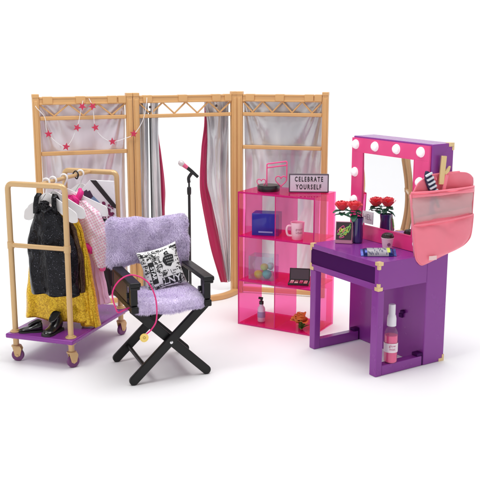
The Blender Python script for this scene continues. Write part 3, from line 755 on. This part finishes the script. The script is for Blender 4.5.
# blue box
bx = thing('blue_box', 'blue storage box in the top left cubby', 'box', on(shelf, .060, .050, s1), sr+.30)
mb = MB(); mb.box(-.036, .036, -.024, .024, 0, .059); mb.build('body', acrylic('blue_translucent', (.30, .33, .85), (.06, .06, .50), .55), bx, bevel=.0015)
mb = MB(); mb.box(-.018, .020, -.0246, -.0241, .008, .012); mb.build('label_strip', pbr('pale_blue', (.3, .35, .7), .4), bx)
# mug
mg = thing('mug', 'pale pink mug with a small message in the top right cubby', 'mug', on(shelf, .160, .030, s1), .25)
MUG = pbr('pale_pink_ceramic', (.92, .58, .68), .25, coat=.5)
mb = MB(); mb.lathe([(0, 0), (.0135, 0), (.0150, .002), (.0168, .018), (.0185, .044), (.0182, .045), (.0170, .044), (.0155, .018), (.0130, .004), (0, .004)], n=36); mb.build('body', MUG, mg)
mb = MB(); mb.tube(smooth_path([(-.0165, 0, .036), (-.026, 0, .036), (-.0295, 0, .026), (-.026, 0, .013), (-.0155, 0, .010)], 6), .0028, 10); mb.build('handle', MUG, mg)
mb = MB()
def cyl_fn(r0, r1, h0, h1, z, ang=-pi/2, off=.0004):
    def f(u, v, dd):
        zz = z+v; r = r0+(r1-r0)*(zz-h0)/(h1-h0)+off; a = ang+u/r
        return (r*cos(a), r*sin(a), zz)
    return f
add_text(mb, 'good', .009, cyl_fn(.0168, .0185, .018, .044, .029, -1.65)); add_text(mb, 'vibes', .009, cyl_fn(.0168, .0185, .018, .044, .020, -1.65))
mb.build('lettering', pbr('rose_print', (.45, .12, .22), .6), mg, smooth=False)
# clear bin with sponges
bn = thing('clear_bin', 'clear plastic bin holding coloured sponges in the middle left cubby', 'bin', on(shelf, .055, .042, s2), sr+.15)
mb = MB(); e = .0013
mb.box(-.034, .034, -.024, .024, 0, e*1.2)
mb.box(-.034, .034, -.024, -.024+e, e*1.3, .064); mb.box(-.034, .034, .024-e, .024, e*1.3, .064); mb.box(-.034, -.034+e, -.0226, .0226, e*1.3, .064); mb.box(.034-e, .034, -.0226, .0226, e*1.3, .064)
mb.build('bin', CLEAR, bn)
for (x, y, z, r, c, nm, lb) in ((-.012, -.008, .0135, .0115, (.85, .62, .03), 'yellow', 'small yellow sponge ball at the left in the clear bin'), (.012, -.006, .0145, .0125, (.12, .55, .50), 'teal', 'small teal sponge ball at the right in the clear bin'), (.002, .000, .032, .0105, (.55, .62, .08), 'lime', 'small lime sponge ball on top in the clear bin'), (.016, .010, .034, .010, (.45, .75, .72), 'mint', 'small pale mint sponge ball at the rear in the clear bin')):
    a = bn.rotation_euler.z; P_ = W(bn, x, y, bn.location.z+z)
    mb = MB(); mb.lathe([(r*sin(q), -r*cos(q)*(1+.15*cos(q))) for q in [pi*k/14 for k in range(15)]], n=20)
    o = mb.build('sponge_ball', pbr(nm+'_sponge', c, .8, bump=.5, bscale=200), None); o.location = P_; tag(o, lb, 'sponge', 'sponge balls in the clear bin')
# make-up palette
pa = thing('makeup_palette', 'open black make-up palette in the middle right cubby', 'make-up palette', on(shelf, .163, .036, s2), -.18)
mb = MB(); mb.box(-.027, .027, -.018, .016, 0, .006); mb.build('tray', BLACKP, pa, bevel=.001)
lid = MB(); lid.box(-.027, .027, -.0025, .0025, 0, .033)
ld = lid.build('lid', BLACKP, pa, bevel=.001); ld.location = (0, .019, .004); ld.rotation_euler.x = radians(-14)
mb = MB(); mb.box(-.024, .024, -.0032, -.0027, .004, .030); o = mb.build('lid_mirror', pbr('palette_mirror', (.10, .07, .09), .15, metal=.6), ld)
cols = [(.75, .25, .35), (.85, .7, .65), (.5, .05, .15), (.8, .45, .4), (.9, .85, .8), (.35, .2, .2), (.8, .3, .5), (.7, .6, .55)]
for k, c in enumerate(cols):
    x = -.0225+.012*(k % 4); y = -.015+.0155*(k//4)
    mb = MB(); mb.box(x, x+.0095, y, y+.012, .0058, .0070); mb.build('pan', pbr('powder', c, .7), pa, bevel=.0003)
# little pump bottle
pb = thing('pump_bottle', 'slim lilac bottle with a black pump cap in the bottom left cubby', 'bottle', on(shelf, .050, .040, s3), 0)
mb = MB(); mb.lathe([(0, 0), (.0095, 0), (.0105, .0015), (.0105, .034), (.0095, .039), (.0058, .043), (.0050, .048), (0, .048)], n=28); mb.build('body', pbr('lilac_frosted', (.70, .62, .78), .3, coat=.4), pb)
mb = MB(); mb.lathe([(.0052, .048), (.0062, .0482), (.0062, .056), (.003, .057), (.003, .061), (0, .061)], n=20); mb.tube([(.004, 0, .063), (-.008, 0, .0655)], [.004, .0032]); mb.build('pump', BLACKP, pb)
mb = MB(); mb.lathe([(.0108, .012), (.0108, .028)], n=28); mb.build('label', pbr('purple_label', (.35, .28, .5), .5), pb)
# flower
fl = thing('orange_flower', 'orange coral flower with green leaves in the bottom right cubby', 'flower', on(shelf, .168, .040, s3), .0)
mb = MB()
def petal(mb, base, az, el, L, Wd, curl=.3, n=6):
    dr = Vector((cos(az)*cos(el), sin(az)*cos(el), sin(el))); sd = Vector((-sin(az), cos(az), 0)); up = sd.cross(dr)*-1
    rows = []
    for i in range(n+1):
        t = i/n; wd = Wd*(sin(pi*min(.93, t*.82+.12))**.7)
        c = Vector(base)+dr*L*t+up*(-curl*L*t*t)
        rows.append([c+sd*wd*s+up*(abs(s)**2*wd*.35+.08*wd*sin(t*9+s*4)) for s in (-1, -.5, 0, .5, 1)])
    mb.grid(rows)
for k in range(34):
    petal(mb, (random.uniform(-.006, .006), random.uniform(-.004, .004), .012+random.uniform(0, .01)), random.uniform(0, 2*pi), random.uniform(.25, 1.4), random.uniform(.018, .027), random.uniform(.010, .015), random.uniform(.0, .35))
mb.build('petals', ORANGE, fl, solid=.0006, angle=180)
mb = MB()
for k in range(16): petal(mb, (.004, -.010, .001), random.uniform(-2.6, -.4), random.uniform(.3, 1.45), random.uniform(.014, .026), .0022, random.uniform(.0, .5))
mb.build('leaves', GREENL, fl, solid=.0005, angle=180)
mb = MB(); mb.tube([(0, 0, 0), (0, 0, .016)], .006, 10); mb.build('stem', GREENL, fl)

# ---------------------------------------------------------------- vanity desk
desk = thing('vanity_desk', 'purple vanity desk with pink bulb-framed mirror and gold corners at the right', 'vanity desk', (.171, 2.056, 0), -1.0028)
DW, DD, DH, CY, MZ, CX0 = .2468, .2111, .2638, .1456, .5143, -.024
mb = MB(); mb.box(CX0, DW, CY, DD, .0, MZ); mb.build('rear_case', PURPLE, desk, bevel=.0022)
# table box with open drawer slot (left end open too)
mb = MB()
e_ = .0122
mb.box(0, DW-e_, 0, CY-.0005, DH-.0125, DH)
mb.box(0, DW-e_, 0, CY-.0005, .200, .2135)
mb.box(DW-e_, DW, 0, CY-.0005, .200, DH)
bmesh.ops.remove_doubles(mb.bm, verts=mb.bm.verts, dist=1e-6)
mb.build('table_box', PURPLE, desk, bevel=.0008)
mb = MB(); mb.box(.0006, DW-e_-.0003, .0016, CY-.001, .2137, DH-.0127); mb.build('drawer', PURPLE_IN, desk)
for x0, x1 in ((0., .0205), (DW-.0225, DW)):
    mb = MB(); mb.box(x0, x1, .0002, .0182, 0, .1996); mb.build('leg', PURPLE, desk, bevel=.0018)
    mb = MB(); mb.box(x0+.0006, x1-.0006, .0184, CY-.0042, .0002, .0238); mb.build('floor_rail', PURPLE, desk, bevel=.0018)
    mb = MB(); mb.box(x0+.002, x1-.002, CY-.018, CY-.0005, .0242, .031); mb.box(x0+.0015, x1-.0015, CY-.004, CY-.0005, .0004, .0241); mb.build('rail_catch', PURPLE_IN, desk, bevel=.0008)
mb = MB(); mb.box(.165, .176, CY-.006, CY-.0004, .098, .108); mb.box(.172, .182, CY-.009, CY-.0004, .110, .117); mb.build('latch', PURPLE_IN, desk, bevel=.001)
def corner(x, y, z, sx, sy, sz, l=.0125, t=.0009, wd=.0075, vert=.016):
    """T-shaped wrapped corner plate: arms along the top/bottom edge and down the corner"""
    mb = MB()
    X = lambda a, b: (min(x+sx*a, x+sx*b), max(x+sx*a, x+sx*b))
    Y = lambda a, b: (min(y+sy*a, y+sy*b), max(y+sy*a, y+sy*b))
    Z = lambda a, b: (min(z+sz*a, z+sz*b), max(z+sz*a, z+sz*b))
    mb.box(*X(-t, l), *Y(-t, .0004), *Z(-t, wd)); mb.box(*X(-t*.95, .0004), *Y(-t*.95, l), *Z(-t*.9, wd))
    mb.box(*X(-t*1.1, wd*.75), *Y(-t*1.1, .0003), *Z(wd, vert)); mb.box(*X(-t*1.05, .0003), *Y(-t*1.05, wd*.75), *Z(wd, vert))
    mb.box(*X(-t*.9, l*.85), *Y(-t*.9, l*.85), *Z(-t*1.2, .0003))
    mb.build('gold_corner', BRASS, desk, bevel=.0006)
corner(DW, 0, DH, -1, 1, -1); corner(DW, 0, .200, -1, 1, 1)
corner(0, 0, DH, 1, 1, -1); corner(0, 0, .200, 1, 1, 1)
corner(DW, DD, MZ, -1, -1, -1, l=.016); corner(DW, DD, 0, -1, -1, 1, l=.016)
# pink mirror surround
mb = MB(); x0, x1, z0, z1 = CX0+.001, DW-.004, DH+.0004, MZ-.004
MSL = -.007
mx0, mx1, mz0, mz1 = .018, .1955, .2985, .4765
for a in ((x0, x1, mz1, z1), (x0, x1, z0, mz0), (x0, mx0, mz0+.0001, mz1-.0001), (mx1, x1, mz0+.0001, mz1-.0001)): mb.box(a[0], a[1], CY-.0055, CY-.0002, a[2], a[3])
mb.build('mirror_frame', PINK, desk)
mb = MB(); rows = []
for j in range(25):
    rows.append([(mx0+.0003+(mx1-mx0-.0006)*i/24, CY-.0028-((MSL+.009*sin(pi*j/24))*(mx1-mx0)*(i/24-.5)+.07*((mx1-mx0)*(i/24-.5))**2/2), mz0+.0003+(mz1-mz0-.0006)*j/24) for i in range(25)])
mb.grid(rows); mir = mb.build('mirror', MIRROR, desk, angle=180)
mb = MB()
for a in ((mx0-.001, mx1+.001, mz1-.0008, mz1+.0006), (mx0-.001, mx1+.001, mz0-.0006, mz0+.0008), (mx0-.0008, mx0+.0006, mz0+.001, mz1-.001), (mx1-.0006, mx1+.0008, mz0+.001, mz1-.001)): mb.box(a[0], a[1], CY-.0062, CY-.0050, a[2], a[3])
mb.build('mirror_trim', PINK, desk)
for (x, z) in ((-.0085, .4945), (.0625, .4948), (.137, .4950), (.2165, .4952), (-.0095, .4265), (-.0095, .357), (-.0095, .286), (.2165, .427), (.2165, .357), (.2165, .285)):
    mb = MB(); M = Matrix.Translation((x, CY-.0055, z)) @ Matrix.Rotation(pi/2, 4, 'X'); r = .0112
    mb.lathe([(r*1.06, 0), (r*1.06, .0012)]+[(r*cos(q), .0012+r*.85*sin(q)) for q in [pi/2*k/8 for k in range(9)]], M=M, n=28)
    mb.build('bulb', BULB, desk)
mb = MB(); mb.box(.0215, .060, CY-.0042, CY-.0038, .304, .334); mb.build('greeting_card', pbr('white_card', (.86, .84, .86), .6), desk)
mb = MB(); add_text(mb, 'HEL', .0195, lambda u, v, dd: (.040+u, CY-.0046, .320+v), sx=.95); mb.build('card_lettering', pbr('grey_ink', (.35, .25, .32), .6), desk, smooth=False)
dr_ = desk.rotation_euler.z

# things on the desk
vs = thing('vase', 'dark indigo vase on the vanity holding two red roses', 'vase', on(desk, .056, .098, DH), 0)
mb = MB(); mb.lathe([(0, 0), (.0105, 0), (.0125, .002), (.0135, .02), (.0125, .045), (.0145, .062), (.0135, .062), (.0115, .045), (0, .040)], n=32)
mb.build('body', pbr('indigo_glass', (.035, .02, .13), .12, coat=.8), vs)
def rose(label, base, head, seed):
    random.seed(seed)
    t = thing('rose', label, 'rose', base, 0, 'red roses in the vanity vase')
    b = Vector(head)-Vector(base)
    mb = MB(); mb.tube(smooth_path([(0, 0, 0), (b.x*.4, b.y*.4, b.z*.6), (b.x, b.y, b.z-.008)], 6), .0014, 8); mb.build('stem', GREEN, t)
    mb = MB()
    R0 = .0140
    for ring in range(6):
        n = (2, 3, 4, 5, 6, 6)[ring]; rr = R0*(.30+.14*ring)
        for k in range(n):
            az = 2*pi*k/n+ring*.9+random.uniform(-.15, .15); hw = (1.3, 1.1, .9, .78, .68, .66)[ring]; top = (1.25, 1.1, .95, .72, .48, .15)[ring]+random.uniform(-.06, .06)
            rows = []
            for i_ in range(8):
                u = i_/7; el = -1.2+(top+1.2)*u; row = []
                for j_ in range(7):
                    v = (j_-3)/3
                    wdt = hw*(sin(pi*min(.95, .25+.62*u))**.6)
                    a_ = az+v*wdt; rad = rr*(1+.30*max(0, u-.55)*(ring > 0)*2.4)+.0012*noise.noise((a_*4, u*4, ring*3.1))*u
                    e2 = el-.22*v*v*u
                    row.append(b+Vector((rad*cos(e2)*cos(a_), rad*cos(e2)*sin(a_), rr*sin(e2)*1.12-.0003*ring)))
                rows.append(row)
            mb.grid(rows)
    mb.build('petals', ROSE, t, solid=.0005, angle=180)
    mb = MB()
    for k in range(6): petal(mb, b+Vector((0, 0, -.018-.005*(k % 3))), 2*pi*k/6+.5+seed, random.uniform(-.35, .2), random.uniform(.015, .024), .0080, .3)
    mb.build('leaf_spray', GREEN, t, solid=.0004, angle=180)
vb = on(desk, .056, .098, DH+.041)
rose('red rose leaning left out of the indigo vase', vb, W(desk, .008, .088, .354), 3)
rose('taller red rose at the right of the indigo vase', vb, W(desk, .052, .090, .3595), 5)
random.seed(11)
pc = thing('picture_card', 'small framed dark picture with lime scribble propped before the vase', 'picture', on(desk, .046, .064, DH), (radians(-8), 0, -.22))
mb = MB(); mb.box(-.0205, .0205, -.0035, .0035, 0, .053); mb.build('frame', pbr('rosy_frame', (.55, .22, .32), .3), pc, bevel=.0008)
mb = MB(); mb.box(-.0185, .0185, -.0041, -.0035, .009, .0512); mb.build('picture', pbr('dark_picture', (.03, .012, .02), .3), pc)
for c, nm in (((.75, .75, .08), 'lime_ink'), ((.65, .08, .25), 'rose_ink'), ((.25, .6, .12), 'green_ink')):
    mb = MB(); o3 = {'lime_ink': 0, 'rose_ink': 1, 'green_ink': 2}[nm]
    q = [(random.uniform(-.014, .014)*(.75 if o3 == 0 else 1.1), -.0044-.0002*o3, random.uniform(.014, .048) if o3 else random.uniform(.02, .042)) for _ in range(9)]
    mb.tube(smooth_path(q, 5), .0013, 6); mb.build('scribble', pbr(nm, c, .5), pc)
cb = thing('snack_bar', 'blue wrapped snack bar tilted near the front of the desk', 'snack bar', on(desk, .190, .047, DH), (0, 0, .0))
M = Matrix.Translation((0, 0, .0068)) @ Matrix.Rotation(radians(34), 4, 'X')
def wrap_sec(x, hw, ht): return [M @ Vector((x, hw*cos(q), ht*sin(q))) for q in [2*pi*k/16 for k in range(16)]]
mb = MB(); prof = [(-.040, .012, .0006), (-.0385, .0118, .0007), (-.0345, .0115, .0010), (-.031, .0125, .0058), (-.02, .013, .0066), (0, .013, .0068), (.02, .013, .0066), (.031, .0125, .0058), (.0345, .0115, .001), (.0385, .0118, .0007), (.040, .012, .0006)]
mb.grid([wrap_sec(*q) for q in prof], True); mb.build('wrapper', pbr('blue_foil', (.015, .025, .16), .25, metal=.5, bump=.4, bscale=60), cb)
mb = MB(); mb.grid([[M @ Vector((x, .0134*cos(q), .0071*sin(q))) for q in [pi*.12+pi*.8*k/10 for k in range(11)]] for x in (-.026, -.013, 0, .013, .022)]); mb.build('label', pbr('cream_label', (.34, .32, .36), .35, var=.3, vscale=60), cb)
mb = MB(); mb.grid([[M @ Vector((x, .0135*cos(q), .0073*sin(q))) for q in [pi*.14+pi*.5*k/10 for k in range(11)]] for x in (.019, .026)]); mb.build('lime_stripe', pbr('lime_label', (.5, .6, .05), .35), cb)
mb = MB(); random.seed(5)
for k in range(20):
    x = -.025+.0022*k; q0 = pi*(.2+.5*random.random())
    mb.grid([[M @ Vector((x+dx, .0136*cos(q0+dq), .0075*sin(q0+dq))) for dq in (0, .2, .4)] for dx in (0, .0015)])
mb.build('label_marks', pbr('navy_print', (.03, .03, .1), .5), cb)
cp = thing('coffee_cup', 'small pink takeaway cup with dark domed top beside the snack bar', 'cup', on(desk, .152, .108, DH), 0)
mb = MB(); mb.lathe([(0, 0), (.0098, 0), (.0108, .001), (.0142, .0265), (.0150, .0268), (.0150, .0285), (.0138, .0288), (0, .0288)], n=32); mb.build('body', pbr('pink_cup', (.86, .60, .66), .4), cp)
mb = MB(); mb.lathe([(.0145, .0287), (.0148, .031), (.0125, .036), (.008, .0385), (0, .039)], n=32)
for k in range(40):
    a, r = random.uniform(0, 6.28), random.uniform(0, .012)
    mb.lathe([(0, -.0018), (.0018, 0), (0, .0018)], (r*cos(a), r*sin(a), .0378-.00003*(r*1000)**1.6), 6)
mb.build('topping', pbr('dark_chocolate', (.025, .012, .014), .3), cp)
mb = MB(); M = None
mb.bm.faces.new([mb.bm.verts.new(cyl_fn(.0108, .0142, .001, .0265, .0135, -1.45)(.0042*cos(q), .0042*sin(q), 0)) for q in [2*pi*k/20 for k in range(20)]])
mb.build('emblem', pbr('plum_print2', (.30, .12, .22), .5), cp, smooth=False)
# spray bottle standing on the floor rail
sb = thing('spray_bottle', 'spray bottle of pink liquid with white nozzle standing in the side of the desk', 'spray bottle', W(desk, DW-.0112, .053, .0241), 0)
mb = MB(); mb.lathe([(0, 0), (.0135, 0), (.0152, .002), (.0155, .060), (.0150, .070), (.0115, .079), (.0075, .083), (.0075, .086), (0, .086)], n=32); mb.build('body', acrylic('bottle_plastic', (.97, .93, .95), (.95, .75, .82), .06), sb)
mb = MB(); mb.lathe([(0, .0012), (.0132, .0012), (.0145, .003), (.0148, .064), (0, .064)], n=32); mb.build('liquid', pbr('pink_liquid', (.88, .06, .26), .2, coat=.4, var=.15, vscale=30), sb)
mb = MB(); mb.lathe([(.0159, .026), (.0160, .0262), (.0160, .047), (.0159, .0472)], n=32); mb.build('label', pbr('pale_label', (.86, .74, .80), .5), sb)
mb = MB(); 
for zz, tt in ((.042, 'Hair'), (.034, 'shine')): add_text(mb, tt if False else 'mist' if zz < .04 else 'glow', .0085, cyl_fn(.0162, .0162, 0, 1, zz, -1.5, .0002))
mb.build('lettering', pbr('berry_print', (.5, .05, .2), .6), sb, smooth=False)
mb = MB(); mb.lathe([(.0080, .086), (.0105, .0862), (.0105, .103), (.0092, .110), (.0078, .112), (.0078, .134), (.0070, .136), (0, .136)], n=28); mb.build('nozzle', pbr('pearl_white', (.84, .80, .86), .3), sb)

# ---------------------------------------------------------------- organiser bag hung on the mirror's side
A0 = Vector((.395, 1.902, 0)); ba = math.atan2(.3697, .9292)
bag = thing('organiser_bag', 'coral pink hanging organiser bag with clear pocket on the right of the mirror', 'bag', (A0.x, A0.y, .25), ba)
def outl(pts, dz=.25): return [(x, z-dz) for x, z in pts]
back = [(-.014, .395), (.010, .4225), (.045, .438), (.094, .446), (.140, .441), (.149, .430), (.151, .35), (.146, .304), (.124, .280), (.064, .2605), (.022, .2445), (.010, .249), (.001, .268)]
def soft_panel(name, pts, y, bulge, mat, thick=.002, n=26):
    """cloth panel: outline filled by a grid of rows, bulging forward; pts = (left, right) edges per z"""
    mb = MB(); rows = []
    m = len(pts)
    for i, (zl, xl, zr, xr) in enumerate(pts):
        row = []
        for j in range(n+1):
            s = j/n; k = sin(pi*s)**.6 * sin(pi*min(1, max(0, (i+.0)/(m-1)))*.9+.2)
            x = xl+(xr-xl)*s; z = zl+(zr-zl)*s
            wr = .0042*noise.noise((x*28+z*20, z*24-x*10, y*90))+.0016*abs(noise.noise((x*70+z*60, z*45, 3+y*90)))
            row.append((x, y-bulge*max(0, k)+wr, z-.25))
        rows.append(row)
    mb.grid(rows); return mb.build(name, mat, bag, solid=thick, angle=180)
def rows_between(top, bot, k=16):
    out = []
    for i in range(k+1):
        t = i/k; out.append([top[q]+(bot[q]-top[q])*t for q in range(4)])
    return out
def chain(*ks):
    k = len(ks); out = []
    for i in range(k-1):
        p0, p1, p2, p3 = ks[max(0, i-1)], ks[i], ks[i+1], ks[min(k-1, i+2)]
        for m_ in range(8):
            t = m_/8
            out.append([.5*(2*b+(c-a)*t+(2*a-5*b+4*c-e)*t*t+(3*b-a-3*c+e)*t**3) for a, b, c, e in zip(p0, p1, p2, p3)])
    return out+[list(ks[-1])]
# (z left, x left, z right, x right)
soft_panel('back_panel', chain((.446, .034, .450, .112), (.441, .018, .447, .134), (.425, .001, .438, .147), (.40, -.010, .425, .150), (.345, -.008, .352, .151), (.285, -.001, .305, .147), (.262, .002, .281, .125), (.252, .009, .262, .070), (.246, .018, .250, .032)), .010, -.004, CORAL)
soft_panel('clear_pocket', chain((.400, -.017, .405, .147), (.380, -.015, .388, .149), (.338, -.008, .352, .150)), .004, .012, MESHC, .0008)
soft_panel('pocket_band', chain((.410, -.018, .4155, .148), (.399, -.017, .404, .149)), .0035, .014, CORAL, .002)
soft_panel('lower_pocket', chain((.336, -.008, .351, .150), (.32, -.007, .340, .150), (.283, -.002, .305, .147), (.262, .001, .281, .125), (.252, .008, .262, .070), (.245, .018, .249, .032)), .003, .011, CORAL)
soft_panel('middle_pocket', chain((.352, -.008, .370, .150), (.340, -.008, .352, .150), (.325, -.008, .345, .150)), .006, .006, CORAL)
for s, xa, za, xb, zb in ((0, -.017, .406, .000, .268), (1, .149, .414, .147, .306)):
    mb = MB(); mb.grid([[(xa+(xb-xa)*t, y, za+(zb-za)*t-.25) for y in (.003, .0105)] for t in [k/10 for k in range(11)]]); mb.build('side_gusset', CORAL, bag, solid=.0015, angle=180)
def lip(zl, xl, zr, xr, y, b, r, name='lip_binding', mat=CORAL):
    mb = MB(); mb.tube([(xl+(xr-xl)*s, y-b*sin(pi*s)**.6, zl+(zr-zl)*s-.25) for s in [k/24 for k in range(25)]], r, 8); mb.build(name, mat, bag)
lip(.411, -.018, .4165, .148, .0035, .0135, .0022); lip(.337, -.008, .352, .150, .003, .0105, .0020); lip(.4465, .034, .4505, .112, .010, -.004, .0022)
mb = MB(); mb.tube(smooth_path([(x_, .0035, z_-.25) for x_, z_ in [(-.0085, .336), (-.007, .32), (-.002, .283), (.001, .262), (.008, .251), (.018, .2445), (.034, .2485), (.070, .2612), (.100, .271), (.125, .2805), (.140, .292), (.147, .306), (.150, .34), (.150, .352)]], 6), .0017, 8); mb.build('edge_binding', CORAL, bag)
mb = MB(); mb.box(.026, .046, -.0125, -.0112, .2575-.25, .267-.25); mb.build('label', pbr('pale_pink_label', (.90, .62, .62), .5), bag)
mb = MB(); mb.tube(smooth_path([(.050, .010, .185), (.052, .018, .205), (.060, .024, .214), (.068, .018, .205), (.070, .010, .188)], 6), .0018, 8); mb.build('hanging_loop', CORAL, bag)
# brush and gold clip sticking out
def in_bag(u, v, z): return (A0.x+u*cos(ba)-v*sin(ba), A0.y+u*sin(ba)+v*cos(ba), z)
hb = thing('hairbrush', 'navy hairbrush with white bristle rows sticking out of the organiser bag', 'hairbrush', in_bag(.062, .0045, .362), (0, radians(-24), ba))
mb = MB(); mb.prism([(.0105*cos(q)*(1 if abs(sin(q)) < .9 else .9), .074+.030*sin(q)) for q in [2*pi*k/28 for k in range(28)]], -.0035, .0035); mb.tube([(0, 0, .012), (0, 0, .05)], [.0032, .0042], 10); mb.build('handle', pbr('navy_plastic', (.012, .012, .06), .25), hb, bevel=.0015)
for k in range(5):
    mb = MB(); z = .052+.0105*k; mb.box(-.0088, .0088, -.0085, -.0036, z, z+.0045); mb.build('bristle_row', pbr('white_bristle', (.72, .76, .82), .5, bump=.6, bscale=400), hb, bevel=.0008)
gc = thing('gold_comb', 'gold coloured comb standing behind the hairbrush in the organiser bag', 'comb', in_bag(.058, .006, .385), (0, radians(4), ba))
mb = MB(); mb.box(-.0065, .0065, -.0025, .0025, .040, .104); mb.prism([(.008, .060), (.018, .070), (.020, .082), (.016, .082), (.006, .070)], -.002, .002); mb.build('comb_plate', pbr('gold_plastic', (.80, .58, .28), .3, metal=.4), gc, bevel=.001)
mb = MB(); mb.tube([(.004, 0, .0), (.012, 0, .062)], .005, 12); mb.build('coral_grip', CORAL, gc)

# ---------------------------------------------------------------- camera, light, render
cam = bpy.data.cameras.new('camera'); co = bpy.data.objects.new('camera', cam); COL.objects.link(co)
co.location = (0, 0, .7034); co.rotation_euler = (pi/2-.207, 0, 0)
cam.sensor_width = 36; cam.lens = 870.7/480*36; cam.clip_start = .05; cam.clip_end = 100
SC.camera = co
wd = bpy.data.worlds.new('World'); SC.world = wd; wd.use_nodes = True
nt = wd.node_tree; bg = nt.nodes['Background']
tc = nt.nodes.new('ShaderNodeTexCoord'); sp = nt.nodes.new('ShaderNodeSeparateXYZ'); nt.links.new(tc.outputs['Generated'], sp.inputs[0])
cr = nt.nodes.new('ShaderNodeValToRGB'); nt.links.new(sp.outputs[2], cr.inputs[0])      # bright studio walls, dimmer ceiling
cr.color_ramp.elements[0].position = .10; cr.color_ramp.elements[0].color = (1, 1, 1, 1)
cr.color_ramp.elements[1].position = .42; cr.color_ramp.elements[1].color = (.16, .16, .165, 1)
nt.links.new(cr.outputs[0], bg.inputs[0]); bg.inputs[1].default_value = 1.1
def area(name, loc, target, size, power, col=(1, 1, 1)):
    l = bpy.data.lights.new(name, 'AREA'); l.shape = 'RECTANGLE'; l.size, l.size_y = size; l.energy = power; l.color = col
    o = bpy.data.objects.new(name, l); COL.objects.link(o); o.location = loc
    o.rotation_euler = (Vector(target)-Vector(loc)).to_track_quat('-Z', 'Y').to_euler()
area('overhead_softbox', (.2, 3.3, 4.2), (.2, 3.3, 0), (6., 6.), 188)
area('top_softbox', (.25, 1.9, 2.5), (0, 2.15, 0), (1.1, .8), 20)
area('key_softbox', (-1.3, .9, 2.3), (0, 2.1, .1), (.6, .6), 17)
SC.view_settings.view_transform = 'Standard'; SC.view_settings.look = 'None'; SC.view_settings.exposure = 0; SC.view_settings.gamma = 1
SC.render.engine = 'CYCLES'
SC.cycles.transparent_max_bounces = 24; SC.cycles.max_bounces = 10
SC.cycles.use_denoising = True
SC.render.film_transparent = False
